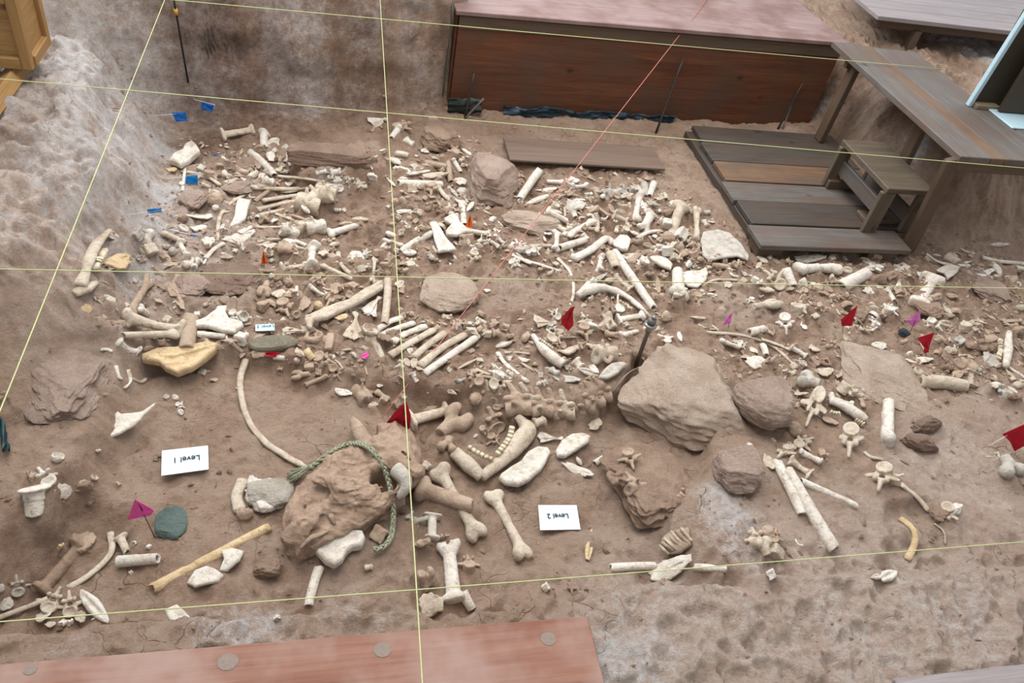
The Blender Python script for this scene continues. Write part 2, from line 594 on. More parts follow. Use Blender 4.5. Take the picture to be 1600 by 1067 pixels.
def vert_end(P, v=0):
    """centrum seen end-on (axis z), canal, side processes, spine to +x"""
    cx = -.2
    d = cap(P, (cx, 0, -.13), (cx, 0, .13), .2)
    d = np.maximum(d, np.abs(P[:, 2]) - .16)
    d = sub(d, ell(P, (cx, 0, .2), (.165, .165, .09)), .015)
    arch = cap(P, (.0, .12, 0), (.14, .09, .02), .05)
    arch = sm(arch, cap(P, (.0, -.12, 0), (.14, -.09, .02), .05), .02)
    arch = sm(arch, cap(P, (.16, -.08, .02), (.16, .08, .02), .055), .04)
    d = sm(d, arch, .04)
    ty = .36 if v != 2 else .27
    for sgn in (1, -1):
        d = sm(d, cap(P, (-.02, .12 * sgn, 0), (-.06 + .1 * (v == 1), ty * sgn, .03 * sgn), .085, .055, (1, 1, 1.5)), .06)
        d = sm(d, ell(P, (.18, .14 * sgn, .1), (.08, .06, .08)), .04)
    d = sm(d, cap(P, (.2, 0, .01), (.45, 0, -.03), .085, .06, (1, 1.3, .8)), .05)
    return sub(d, cap(P, (.04, 0, -.4), (.04, 0, .4), .066), .015)


def vert_side(P, v=0):
    """spool on its side (axis y), spine to +x"""
    d = cap(P, (-.2, -.2, 0), (-.2, .2, 0), .15)
    d = sm(d, cap(P, (-.2, -.22, 0), (-.2, -.2, 0), .21), .03)
    d = sm(d, cap(P, (-.2, .22, 0), (-.2, .2, 0), .21), .03)
    d = np.maximum(d, np.abs(P[:, 1]) - .27)
    d = sub(d, ell(P, (-.2, .33, 0), (.13, .1, .13)), .02)
    d = sub(d, ell(P, (-.2, -.33, 0), (.13, .1, .13)), .02)
    d = sm(d, cap(P, (-.1, 0, .05), (.12, .02, .05), .13, .09, (1, .8, 1)), .05)
    d = sm(d, ell(P, (.08, .2, .1), (.08, .11, .06)), .04)
    d = sm(d, ell(P, (.08, -.18, .1), (.08, .1, .06)), .04)
    d = sm(d, cap(P, (.1, 0, .05), (.46, .06 + .1 * v, .02), .07, .045, (1, .75, 1.4)), .05)
    d = sm(d, cap(P, (-.12, .05, .1), (-.05, .1, .3), .07, .04), .05)
    return d


def blade(P, seed=0):
    x = P[:, 0]
    s = np.clip((x + .3) / .74, 0, 1)
    w = .075 + .40 * s ** 1.5 + .03 * np.sin(x * 9 + seed)
    yy = P[:, 1] + .05 * np.sin(x * 4 + seed)
    d = np.maximum(np.abs(yy) - w, np.abs(P[:, 2] - .12 * x * x + .25 * yy ** 2) - .026 - .02 * np.clip(np.abs(yy) / w - .6, 0, 1)) * .75
    d = np.maximum(d, x - .46 + .55 * yy ** 2 - .03 * np.cos(yy * 14 + seed) + n3(P, .09, 31 + seed) * .07)
    d = np.maximum(d, -x - .42)
    d = sm(d, ell(P, (-.42, 0, 0), (.08, .11, .075)), .07)
    d = sub(d, ell(P, (-.52, 0, 0), (.05, .08, .05)), .02)
    d = sm(d, cap(P, (-.3, .02, .04), (.38, .12, .06), .028, .012, (1, 1.2, .6)), .03)
    return d


def plate(P, seed):
    r = np.random.default_rng(seed)
    d = np.abs(P[:, 2] - .3 * P[:, 0] ** 2 + .55 * P[:, 1] ** 2 + .05 * np.sin(P[:, 0] * 7 + seed)) - .042
    n = int(r.integers(5, 8))
    for k in range(n):
        a = 6.283 * k / n + r.uniform(-.35, .35)
        dd = r.uniform(.33, .46)
        d = np.maximum(d, P[:, 0] * math.cos(a) + P[:, 1] * 1.25 * math.sin(a) - dd + n3(P, .16, seed + k) * .16 + n3(P, .05, seed + k) * .05)
    d = sub(d, ell(P, (r.uniform(-.2, .2), r.uniform(-.2, .2), .09), (.2, .09, .07)), .03)
    return d - .018


def splint(P, seed):
    r = np.random.default_rng(seed)
    w = .09 * (1 - np.clip(np.abs(P[:, 0] + r.uniform(-.15, .15)) / .55, 0, 1) ** 2) + .012
    d = np.sqrt(P[:, 1] ** 2 + (P[:, 2] * 1.5) ** 2) - w
    d = sub(d, cap(P, (-.6, 0, .06), (.6, .02, .06), .035), .01)
    return np.maximum(d, np.abs(P[:, 0]) - .48 + n3(P, .07, seed) * .08)


def pelvis(P, v=0):
    d = cap(P, (-.4, .1, .02), (-.05, .02, 0), .12, .085, (1, 1, 1.8))
    d = sm(d, rbox(P, (-.36, .1, .03), (.12, .26, .045), .03, rot_z(.25)), .07)
    d = sm(d, ell(P, (.02, .03, .02), (.15, .14, .12)), .06)
    d = sm(d, cap(P, (.02, .12, 0), (.4, .16, 0), .07, .06), .05)
    d = sm(d, cap(P, (.02, -.08, 0), (.36, -.2, 0), .065, .06), .05)
    d = sm(d, cap(P, (.4, .16, 0), (.38, -.2, 0), .07, .075), .05)
    d = sub(d, ell(P, (.02, .03, .14), (.09, .09, .1)), .02)
    return sub(d, ell(P, (.23, -.01, 0), (.11, .1, .3)), .02)


def knob(P):
    d = cap(P, (-.5, .02, 0), (-.05, 0, 0), .15, .19)
    d = sm(d, ell(P, (.18, .2, .03), (.24, .18, .2)), .09)
    d = sm(d, ell(P, (.16, -.2, 0), (.27, .2, .22)), .09)
    d = sub(d, ell(P, (.34, 0, .12), (.2, .07, .2)), .04)
    d = sub(d, ell(P, (0, .02, .24), (.12, .12, .08)), .04)
    return np.maximum(d, -P[:, 0] - .45 + n3(P, .15, 8) * .1)


B = ((-.56, -.24, -.2), (.56, .24, .2))
for f_, k_, n_ in ((long_a, 'L', 76), (long_b, 'L', 76), (long_c, 'L', 76), (meta, 'M', 76), (knob, 'D', 44)):
    b_ = B if k_ != 'D' else ((-.56, -.5, -.35), (.56, .5, .35))
    proto(k_, f_, b_[0], b_[1], n_, .012, 3)
for s_ in (3, 14):
    proto('S', lambda P, s_=s_: shaft(P, s_, .02 * (s_ > 5)), B[0], B[1], 72, .01, s_)
    proto('H', lambda P, s_=s_: half(P, s_ + 2), B[0], B[1], 72, .012, s_)
proto('F', toe, (-.6, -.4, -.35), (.6, .4, .35), 34, .02, 5)
for s_ in (2, 3, 5, 8, 11):
    proto('K', lambda P, s_=s_: knuck(P, s_), (-.6, -.6, -.5), (.6, .6, .5), 36, .05, s_)
for v_ in (0, 1, 2):
    proto('V', lambda P, v_=v_: vert_end(P, v_), (-.55, -.5, -.32), (.6, .5, .32), 52, .014, v_ + 20)
for v_ in (0, 1):
    proto('U', lambda P, v_=v_: vert_side(P, v_), (-.55, -.45, -.4), (.6, .45, .5), 44, .014, v_ + 30)
for v_ in (0, 2):
    proto('C', lambda P, v_=v_: blade(P, v_), (-.6, -.6, -.16), (.6, .6, .2), 70, .006, v_ + 40)
for s_ in (4, 9, 15, 22):
    proto('P', lambda P, s_=s_: plate(P, s_), (-.6, -.55, -.3), (.6, .55, .3), 44, .012, s_)
for s_ in (1, 6, 12):
    proto('N', lambda P, s_=s_: splint(P, s_), (-.56, -.2, -.2), (.56, .2, .2), 56, .01, s_)
proto('Q', pelvis, (-.62, -.55, -.3), (.62, .55, .3), 56, .014, 50)
# ------------------------------------------------------------------ the ground as one height field
gx = np.concatenate([np.linspace(-4.2, -1.7, 50)[:-1], np.arange(-1.7, -.86, .0068), np.arange(-.86, 3.8, .0092), np.arange(3.8, 4.35, .0068), np.arange(4.35, 5.2, .0095), np.linspace(5.22, 10.5, 90)])
gy = np.concatenate([np.arange(.5, 3.6, .0088), np.arange(3.6, 4.98, .0098), np.arange(4.98, 5.46, .0050), np.arange(5.46, 5.8, .012), np.linspace(5.82, 11.5, 80)])
GX, GY = np.meshgrid(gx, gy, indexing='ij')
X = GX.ravel(); Y = GY.ravel()


def poly_sd(x, y, pts):
    pts = np.array(pts, float)
    n = len(pts); d = np.full(len(x), 1e9); inside = np.zeros(len(x), bool)
    for i in range(n):
        a = pts[i]; b = pts[(i + 1) % n]
        e = b - a; wx = x - a[0]; wy = y - a[1]
        t = np.clip((wx * e[0] + wy * e[1]) / (e @ e + 1e-12), 0, 1)
        d = np.minimum(d, (wx - e[0] * t) ** 2 + (wy - e[1] * t) ** 2)
        c = ((a[1] > y) != (b[1] > y))
        xi = a[0] + (y - a[1]) * (b[0] - a[0]) / ((b[1] - a[1]) if b[1] != a[1] else 1e-9)
        inside ^= c & (x < xi)
    d = np.sqrt(d)
    return np.where(inside, -d, d)


def W(pts, z):
    return [tuple(unp(px, py, z)[:2]) for px, py in pts]


# wobble the outlines so that banks have natural edges
wx_ = X + fbm(X, Y, .35, 11, 4) * .09
wy_ = Y + fbm(X, Y, .35, 21, 4) * .09
fx_ = X + fbm(X, Y, .10, 31, 3) * .03
fy_ = Y + fbm(X, Y, .10, 41, 3) * .03


def zone(H, pts, z, w, x=None, y=None, p=1.0, relative=False):
    sd = poly_sd(fx_ if x is None else x, fy_ if y is None else y, pts)
    t = np.clip(1 - sd / w, 0, 1)
    t = t * t * (3 - 2 * t)
    t = t ** p
    return H * (1 - t) + ((H + z) if relative else z) * t


H = np.zeros(len(X))
upper = W([(150, 575), (385, 562), (560, 590), (625, 592), (720, 607), (820, 640), (960, 610), (985, 560), (1110, 560), (1130, 640), (1110, 740), (1095, 800), (1150, 850), (1215, 885),
           (1500, 880), (1760, 880), (2300, 300), (1500, 150), (700, 150), (250, 150), (200, 300), (130, 450)], .09)
H = zone(H, upper, .115, .05)
lvl1 = W([(-300, 560), (150, 580), (385, 575), (560, 600), (590, 640), (640, 820), (638, 952), (300, 1000), (-300, 1100)], .045)
H = zone(H, lvl1, .045, .035)
H = zone(H, W([(1180, 885), (1120, 850), (1090, 800), (1120, 760), (1300, 700), (1600, 640), (2000, 700), (1900, 900), (1420, 900)], .115), .115, .16)
H = zone(H, W([(600, 140), (1250, 140), (1280, 215), (1180, 300), (1100, 330), (990, 290), (860, 250), (720, 240), (640, 190)], .12), .125, .12)
# a step down in the far left bay and its low block of soil
H = zone(H, W([(390, 330), (470, 280), (560, 275), (610, 330), (600, 380), (500, 400), (430, 360)], .09), .055, .12)
H = zone(H, W([(462, 222), (590, 222), (600, 245), (590, 262), (470, 258)], .2), .2, .05)
# shallow hollows
H = zone(H, W([(650, 650), (760, 640), (950, 660), (940, 800), (800, 860), (690, 860), (655, 760)], 0), -.03, .12)
H = zone(H, W([(0, 830), (60, 790), (150, 820), (190, 870), (150, 940), (60, 980), (-40, 960)], .03), -.01, .12)
H = zone(H, W([(1400, 800), (1440, 790), (1490, 860), (1440, 900), (1390, 905), (1410, 860)], .1), .07, .06)
# front bank with the boards on it
H = zone(H, W([(-300, 1015), (0, 990), (120, 985), (240, 972), (400, 972), (520, 950), (640, 952), (720, 960), (830, 942), (900, 942), (960, 930), (1020, 908), (1120, 912), (1200, 905), (1320, 897),
               (1400, 892), (1640, 888), (2200, 860), (2200, 1500), (-600, 1500)], .19), .19, .08)
# left bank
H = zone(H, [(-.97, 2.95), (-.90, 2.62), (-.88, 2.32), (-.93, 2.05), (-1.02, 1.92), (-1.2, 1.55), (-5, 1.3), (-5, 3)], .22, .14)
H = zone(H, [(-1.16, 5.6), (-1.27, 4.65), (-1.18, 4.0), (-1.15, 3.43), (-1.22, 2.7), (-1.5, 2.3), (-5, 2.2), (-5, 6)], .66, .34, wx_, wy_, .8)
# far wall, the wall behind the box, right bank
H = zone(H, [(-1.1, 4.98), (-.85, 5.0), (-.4, 5.14), (.3, 5.27), (.84, 5.42), (.84, 13), (-6, 13), (-6, 4.9)], 1.06, .17, p=.8)
H = zone(H, [(.5, 6.1), (3.95, 6.1), (3.95, 5.72), (11, 5.72), (11, 13), (.5, 13)], .8, .12)
H = zone(H, [(4.2, 5.9), (4.2, 4.5), (4.28, 4.2), (4.7, 4.35), (6.0, 4.3), (11, 4.1), (11, 6.5), (4.2, 6.5)], .72, .40, wx_, wy_, .8)
# natural unevenness, rougher on the walls
lo_n = fbm(X, Y, .55, 3, 3) * .035
mid_n = fbm(X, Y, .12, 5, 4) * .020
fine = fbm(X, Y, .035, 8, 3) * .007
rid = (np.abs(fbm(X, Y, .22, 15, 4)) - .12) * -.05
wallm = np.clip((H - .2) / .25, 0, 1)
dense_poly = W([(300, 215), (560, 265), (720, 215), (830, 270), (1010, 265), (1180, 395), (1600, 395), (1760, 560), (1600, 610), (1250, 650), (960, 560), (640, 600), (560, 600), (380, 560), (160, 560), (240, 360)], .1)
dens = np.clip(.5 - poly_sd(X, Y, dense_poly) / .2, 0, 1)
bil = -np.abs(fbm(X, Y, .10, 25, 4)) * .045
H0 = H + lo_n + mid_n * (1.1 + 1.8 * wallm + 1.0 * dens) + rid * (.6 + wallm * 1.6) + bil * (.5 + .8 * dens + wallm + 1.2 * np.clip((1.7 - Y) / .3, 0, 1))
Hf = fine * (1.3 + 1.4 * wallm + 1.6 * dens)
G0 = H0.reshape(GX.shape)


def samp(G, x, y):
    x = np.asarray(x, float); y = np.asarray(y, float)
    i = np.clip(np.searchsorted(gx, x) - 1, 0, len(gx) - 2); j = np.clip(np.searchsorted(gy, y) - 1, 0, len(gy) - 2)
    u = np.clip((x - gx[i]) / (gx[i + 1] - gx[i]), 0, 1); v = np.clip((y - gy[j]) / (gy[j + 1] - gy[j]), 0, 1)
    return (G[i, j] * (1 - u) + G[i + 1, j] * u) * (1 - v) + (G[i, j + 1] * (1 - u) + G[i + 1, j + 1] * u) * v


TS = np.arange(1.2, 11, .02)


def hit(px, py, lift=0.0, G=None):
    G = G0 if G is None else G
    d = ray(px, py)
    P = CAM + TS[:, None] * d
    f = P[:, 2] - samp(G, P[:, 0], P[:, 1]) - lift
    k = np.argmax(f < 0)
    if f[k] >= 0: return unp(px, py, lift)
    k = max(k, 1)
    t = TS[k - 1] + .02 * f[k - 1] / (f[k - 1] - f[k])
    return CAM + t * d


def normal_at(x, y, e=.05):
    a = samp(G0, x + e, y) - samp(G0, x - e, y); b = samp(G0, x, y + e) - samp(G0, x, y - e)
    n = np.array([-float(a) / (2 * e), -float(b) / (2 * e), 1.0])
    return n / np.linalg.norm(n)
# ------------------------------------------------------------------ the bones: kind, two ends, width, tone (coordinates within a tile of the survey photograph)
SURVEY = '''
@240 180 .15
L 700 210 1045 150 95 c|H 1155 180 1150 340 100 w|P 1150 340 1300 260 120 w|K 1110 350 110 t|S 1010 380 1265 630 70 w|P 190 500 330 480 120 c|P 320 500 440 330 160 w|P 130 565 250 565 70 y
R 350 590 520 620 700 730 w38 c|V 600 620 760 640 150 t|K 500 560 100 g|K 690 530 80 t|F 720 600 800 650 60 w|F 715 440 770 475 40 w|H 850 570 1010 600 70 c|K 1040 625 90 w|V 1060 540 1010 530 90 t
F 1110 680 1250 700 75 w|P 900 660 1180 730 80 w|P 1210 380 1240 490 80 w|K 1260 370 60 w|P 1360 310 1390 500 100 g|N 1420 430 1425 530 50 c|K 1330 450 80 t|K 1330 525 70 c|P 720 700 880 670 50 c
R 960 820 800 920 690 1060 665 1310 w38 c|K 650 970 80 w|K 640 885 140 t|K 560 850 70 t|F 500 720 600 760 50 c|C 1000 880 850 1180 190 w|K 1010 860 80 w|S 1050 900 1200 780 40 t|R 300 790 330 560 370 400 w30 w|K 290 720 60 w
K 880 560 60 t|K 480 640 70 c|K 700 320 30 w|N 620 780 700 830 60 c|K 1180 590 70 g|P 1260 580 1350 540 60 w|K 1380 590 60 c
@400 240 .15
R 230 235 480 255 740 300 w38 c|R 440 205 600 240 750 275 w24 t|R -40 350 300 370 630 345 w55 c|R 60 490 270 455 480 430 w52 c|R 10 580 220 530 460 490 w52 c|R 30 640 250 590 450 540 w45 c|R 210 630 300 660 410 700 w40 c
R 0 770 150 765 290 765 w30 c|V 560 520 500 640 170 c|U 540 500 600 420 190 c|U 640 440 690 350 180 c|U 730 380 770 300 170 c|V 850 330 830 240 150 w|V 990 310 950 230 120 w|U 1080 330 1060 260 110 w
F 770 200 890 180 70 w|F 620 200 740 180 50 w|K 910 200 80 t|K 1225 255 85 w|F 820 590 890 590 45 w|K 915 590 40 w|N 1000 680 1170 690 60 c|N 860 740 1000 720 60 c|H 740 840 1060 740 85 w|K 740 915 120 c|N 770 960 860 930 60 c
P 790 890 830 880 50 c|U 350 790 350 720 140 w|U 480 750 460 670 160 c|U 620 750 600 670 150 w|N 470 540 560 620 50 w|N 370 640 540 700 50 t|K 110 690 120 t|P 170 690 230 700 70 w|F 90 270 180 300 75 w|P 300 310 400 300 70 w|K 60 230 60 w
K 780 260 70 c|K 860 270 70 w|K 690 320 70 c|K 930 250 60 c|N 560 720 540 790 40 w|K 300 640 50 c|N 250 400 450 380 40 c
@240 320 .15
C 320 110 620 120 130 w|K 310 150 110 b|P 380 250 560 230 120 w|P 500 370 640 390 130 w|N 270 210 360 280 60 w|H 90 290 350 400 70 c|L 270 400 350 550 85 w|P 700 380 1060 290 140 w|P 880 290 1030 230 60 w|K 740 260 80 w
U 400 610 330 580 130 w|K 470 570 100 w|R 480 500 550 540 520 620 w24 w|R 460 500 520 560 490 640 w20 c|R 540 560 620 470 740 400 w50 w|R 170 640 140 540 50 520 w60 t|K 80 580 110 b|K 200 490 90 g|P 180 620 300 660 100 c|K 340 640 70 c
R 250 740 220 850 320 970 w60 t|P 130 820 230 960 80 t|N 680 540 830 545 40 c|K 730 510 60 w|K 920 420 90 w|F 900 400 960 460 50 w|R 1080 390 1180 360 1280 355 w35 c|R 1080 430 1180 400 1260 405 w35 c|R 1100 680 1200 690 1290 682 w35 t
K 1210 520 100 w|K 1230 580 60 g|H 1400 380 1490 520 90 w|K 1330 450 130 t|S 1470 380 1600 430 40 w|S 1460 440 1570 465 35 w|L 1310 660 1600 640 85 c|D 1180 800 1140 950 140 t|P 1240 950 1360 900 120 c|K 1400 800 110 t|K 1300 770 100 b
S 1490 850 1495 1010 32 w|K 1430 930 90 c|V 1380 1040 1330 960 120 t|K 1230 740 60 w|K 130 440 60 c|K 560 430 60 t|K 850 480 50 c|K 1080 130 60 w|K 1000 140 60 c
@400 360 .15
L 590 175 565 370 125 w|H 670 360 1010 510 65 c|R 850 230 890 360 1030 490 w48 c|H 990 260 1090 500 100 w|K 1130 390 150 c|K 1070 260 90 w|V 1140 260 1150 190 90 g|L 1240 290 1215 540 50 c|P 760 250 840 360 130 t|K 740 215 90 c|K 700 240 70 c
P 1300 430 1400 360 140 b|V 1480 380 1570 430 140 b|K 1540 370 100 t|V 1270 230 1380 190 120 t|F 1370 250 1440 290 60 t|V 650 530 720 580 150 t|K 590 520 80 t|L 550 580 730 695 65 w|V 830 610 720 820 150 t|V 960 700 910 790 130 t
P 1070 590 930 570 160 t|K 910 590 120 t|R 700 600 760 620 850 600 w25 c|V 290 780 340 890 150 t|K 160 770 100 t|K 60 790 120 t|P 560 750 540 870 100 b|P 480 850 520 700 120 t|K 420 880 80 c|C 530 940 1330 600 200 w|C 1300 700 1160 880 170 w
S 1380 510 1340 980 70 c|P 1500 650 1520 560 80 t|P 820 920 960 880 80 y|K 650 790 90 y|K 380 640 70 c|K 240 560 60 t|N 90 110 250 90 40 c|P 60 160 220 150 90 c|K 130 230 90 c|U 300 180 330 110 110 t|N 300 110 420 250 70 w
K 800 200 60 t|K 860 250 60 c|K 1000 320 60 t|K 1330 170 60 w|K 1380 300 70 t|K 1500 320 60 t|K 1250 430 60 g|K 470 400 70 t|K 560 420 70 b|K 700 470 90 t|K 1020 230 60 t|K 1560 420 60 t
@580 180 .15
C 170 50 -20 80 170 w|R 0 170 60 110 120 130 w30 t|V 290 130 420 80 170 t|H 290 130 200 250 80 w|F 350 250 440 310 65 w|K 120 380 60 w|S 250 400 390 420 55 w|P 540 350 590 400 70 w|K 480 430 60 w|P 610 290 720 290 70 c
P 650 340 720 370 50 c|P 580 30 690 20 80 t|N 890 190 850 340 110 w|V 880 400 850 310 120 t|N 950 350 1040 420 60 w|H 850 460 940 600 60 w|K 940 480 70 c|K 980 520 80 c|S 800 490 830 700 55 t
S 560 500 790 540 60 t|J0 530 630 790 610 70 c|P 410 530 480 520 60 g|N 440 570 540 550 60 c|P 230 540 420 600 90 w|R 380 610 480 600 610 580 w40 w|N 200 450 300 510 70 w|N 290 660 385 665 60 w
S 270 715 740 725 75 w|K 430 760 110 c|K 500 740 60 c|P 860 690 990 680 120 w|K 950 800 80 g|P 930 770 990 770 50 g|R 690 730 760 830 890 950 w50 c|R 810 760 880 820 980 920 w45 g|R 960 840 990 880 1010 910 w20 w
H 950 930 970 1150 85 w|N 1000 1000 1060 910 50 w|R 1100 970 1170 1000 1260 1040 w26 c|V 640 740 620 830 110 t|P 590 830 680 870 70 t|R 600 920 680 900 740 960 w30 t|V 730 1010 640 950 160 b|K 610 970 120 b|K 810 960 90 c
N 30 130 120 60 50 c|K 0 640 90 w|N 150 640 250 740 30 w|N 130 820 220 790 30 w|K 300 930 150 t|K 450 960 80 b|N 260 1000 440 1010 60 w|K 500 1020 70 c|K 330 800 60 c|K 180 960 50 g|N 640 690 760 720 40 w
P 800 830 900 900 60 g|N 870 880 1000 940 60 w|K 1020 880 50 t|K 740 570 60 c|K 770 620 60 c|K 700 640 60 t|K 1000 440 50 w|K 560 870 60 t|K 480 870 70 t|K 380 870 60 t
@600 320 .15
P 130 75 290 60 50 w|N 300 70 370 60 50 c|K 210 190 80 w|K 250 230 50 w|K 190 290 70 c|K 330 180 60 t|K 150 130 60 c|K 90 200 60 t|K 260 140 60 t|N 30 290 110 330 80 w|L 0 370 210 430 60 w|S 170 495 500 290 70 w|N 200 500 340 500 70 w
P 320 260 430 220 60 w|K 430 240 90 t|C 510 190 690 480 240 w|K 600 240 100 c|K 580 190 60 g|K 720 130 110 w|C 860 270 690 240 200 w|L 880 280 1100 310 80 w|K 860 360 130 t|C 1150 330 1170 170 150 w|K 1090 310 80 w|L 1180 340 1260 410 60 w
L 1080 370 1200 440 60 w|V 950 460 900 420 110 w|K 1010 370 90 w|K 990 420 60 c|V 930 540 900 600 120 c|K 970 560 80 c|V 1400 440 1480 400 130 w|K 1340 430 90 w|K 1490 450 80 w|R 1380 500 1460 580 1600 635 w45 w|V 1360 610 1420 640 110 w
R 500 380 520 450 560 500 w35 c|N 380 490 480 440 35 t|N 420 440 480 470 35 t|P 730 520 750 570 30 w|K 690 620 30 w|P 1040 890 1110 890 40 w|N 900 750 1280 830 35 t|H 40 780 60 800 40 c|K 540 570 50 t|K 500 550 70 g|K 470 510 50 c|V 270 640 290 560 130 c|V 200 650 180 720 120 t|K 50 650 120 t
P 120 850 200 800 80 c|K 140 570 80 b|K 60 590 100 b|K 1060 390 60 c|K 1580 450 70 w|K 1260 450 70 t|N 720 360 760 420 30 c|N 780 420 700 380 25 c|K 680 420 50 t|K 760 60 60 c|K 330 60 50 c|V 660 90 600 120 130 b|N 960 30 1110 100 35 w|N 870 60 930 0 35 w
N 1040 190 1070 220 30 w|K 1130 150 60 w|K 1420 380 60 t|K 130 480 60 w|K 30 450 60 c|K 60 520 70 t|K 30 560 60 b
@800 250 .15
S 290 105 75 410 72 w|N 130 470 380 370 60 w|K 85 430 60 w|H 540 235 360 225 60 w|L 610 280 790 270 60 w|K 590 250 85 w|P 600 190 700 240 90 w|P 250 320 480 290 60 w|V 520 320 470 270 90 t|K 390 325 60 c|P 560 450 770 500 200 g|P 640 390 760 440 100 w
K 620 350 120 t|V 460 470 500 430 120 c|N 410 510 520 560 50 w|S 550 490 555 610 26 c|H 350 520 600 650 80 w|N 350 590 400 660 30 w|L 430 660 590 760 90 c|P 350 710 450 740 60 w|P 330 760 420 770 60 w|N 330 790 350 850 30 w
M 560 790 850 640 100 w|L 470 750 460 940 75 w|S 490 920 770 830 65 w|F 730 770 790 830 60 w|R 610 920 630 1000 600 1060 w38 w|K 800 510 80 w|K 850 520 100 t|R 870 550 890 650 880 750 w50 c|R 780 580 830 570 860 630 w34 w|S 640 540 660 600 50 w
R 700 640 710 600 760 600 w22 w|K 810 380 80 w|F 870 300 910 410 70 t|U 1000 340 940 320 160 g|V 1150 320 1160 270 130 g|L 1030 460 1240 480 60 c|N 1110 390 1270 350 40 w|V 1060 400 1030 440 100 t|N 1010 460 1060 550 40 t|K 1250 310 70 g
K 960 620 75 w|K 1070 640 50 w|L 870 480 1030 590 60 t|L 1050 570 1200 640 70 c|L 1335 350 1280 650 95 w|M 1360 740 1450 560 125 w|P 1300 260 1350 340 50 g|S 1380 240 1385 380 60 g|S 1480 240 1430 380 60 w|K 1470 460 100 g|P 1360 430 1390 540 80 w
V 1550 400 1560 350 110 c|K 1590 370 60 w|N 1480 610 1545 665 30 c|N 1520 520 1560 540 50 w|K 1180 710 100 c|V 1190 720 1220 670 110 c|N 1220 740 1320 780 40 w|R 1310 810 1430 750 1600 735 w45 w|P 1050 870 1240 870 180 w
R 640 1030 830 930 980 820 1060 880 w85 w|K 1270 860 90 t|K 500 380 70 t|K 440 380 60 t|K 650 670 60 c|K 600 690 60 w|K 950 380 60 w|K 1040 520 60 c|N 1080 520 1180 550 40 w|K 1130 450 60 t|K 1220 400 60 t|K 760 700 60 t|K 820 720 60 c
V 250 940 300 910 110 w|N 150 890 420 890 35 c|K 90 930 90 w|K 40 910 90 w|V 170 950 150 900 90 w|R 0 990 60 1020 200 1080 w40 w|K 700 450 60 w
@960 270 .15
P 580 360 620 290 70 w|K 590 430 150 b|H 700 320 590 680 125 c|K 560 690 140 t|H 750 350 820 420 70 c|L 860 360 870 720 95 c|K 860 770 120 t|F 930 420 1000 410 55 g|P 970 500 1050 520 50 g|F 925 500 970 560 55 c|K 540 530 100 w|K 500 490 60 w
N 700 610 780 590 40 c|K 690 650 120 w|K 650 740 120 c|V 790 730 740 690 130 c|K 720 830 120 t|V 820 850 870 790 120 t|C 890 770 1400 850 350 w|K 480 650 70 t|V 540 800 500 770 140 w|R 170 940 260 850 470 800 w70 t|C 590 960 380 890 140 w
P 60 870 320 880 110 w|K 300 930 110 w|K 620 880 80 c|K 670 890 80 c|S 1010 960 1220 990 50 t|K 1110 860 80 t|V 980 860 950 810 100 t|K 1040 870 80 t|R 360 660 400 720 440 750 w25 t|K 420 670 50 w|K 470 700 50 c|N 280 740 400 770 50 c
K 250 710 80 t|K 1290 960 70 c|K 1150 930 60 t|V 130 560 150 620 110 w|R 50 470 30 560 20 620 w45 c|K 800 900 60 t|K 900 900 60 t|K 470 830 50 t|K 770 950 70 w|K 240 1010 50 t|K 990 930 50 t|K 1340 930 60 t
@980 380 .15
C 560 330 790 380 260 w|H 540 560 520 270 150 w|K 535 565 130 c|K 580 490 70 w|V 730 560 750 650 130 t|K 660 530 80 t|P 840 520 930 555 60 w|R 770 450 930 380 1150 385 w26 c|P 1000 420 1095 440 100 c|R 1065 260 1090 330 1160 350 w28 w
P 1180 290 1250 330 70 c|K 1130 230 100 t|K 1170 200 60 t|K 380 330 90 t|N 310 340 330 520 45 t|K 215 330 80 t|N 650 765 830 785 30 c|R 740 850 850 890 920 900 w18 c|N 880 850 960 920 30 c|P 540 920 560 1030 50 w|C 320 950 460 1000 110 w
K 400 760 110 t|S 1270 930 1430 890 75 w|P 1500 850 1495 970 100 t|K 1400 280 100 c|K 810 530 60 c|K 780 500 50 c|K 900 560 40 w|K 960 310 50 t|K 700 240 60 w|K 840 260 60 c|K 950 250 60 t
@820 380 .15
L 795 140 775 290 80 w|S 930 90 1350 690 78 w|K 840 60 100 t|P 640 430 860 320 60 g|L 930 340 1110 480 75 c|K 880 390 80 c|L 960 800 1240 750 90 w|L 990 960 1290 880 80 w|F 830 940 980 960 65 t|P 1390 960 1530 1030 90 w
R -10 170 180 230 370 290 w36 w|R 340 160 470 300 510 500 470 640 370 760 w32 w|K 270 310 90 c|K 170 280 80 t|F 20 40 50 110 60 w|S 890 100 950 260 90 c|K 130 50 90 w|K 330 230 70 c|K 1470 770 90 c|K 1380 900 80 c
K 1180 100 60 t|K 1050 850 60 c|K 920 570 40 w|K 690 580 60 c|K 830 620 80 t|V 1400 60 1350 90 120 w
@740 460 .15
C 860 290 620 270 180 c|V 840 210 790 170 130 w|V 820 350 860 380 110 g|V 840 450 930 390 180 c|V 900 530 830 510 120 t|K 545 445 110 t|P 880 600 1110 560 110 c|K 950 690 100 c|K 1000 770 100 c|F 1050 690 1130 770 100 w|N 1090 770 1300 850 60 w
U 1350 590 1240 500 200 c|P 1230 730 1290 830 80 w|P 820 850 1120 900 130 g|F 800 780 880 830 70 g|P 1290 870 1600 740 190 g|V 1160 270 1130 200 150 c|K 1230 340 100 w|V 1150 370 1190 480 140 t|K 1120 520 80 t|U 1400 290 1310 310 150 c|U 1400 170 1330 200 130 b
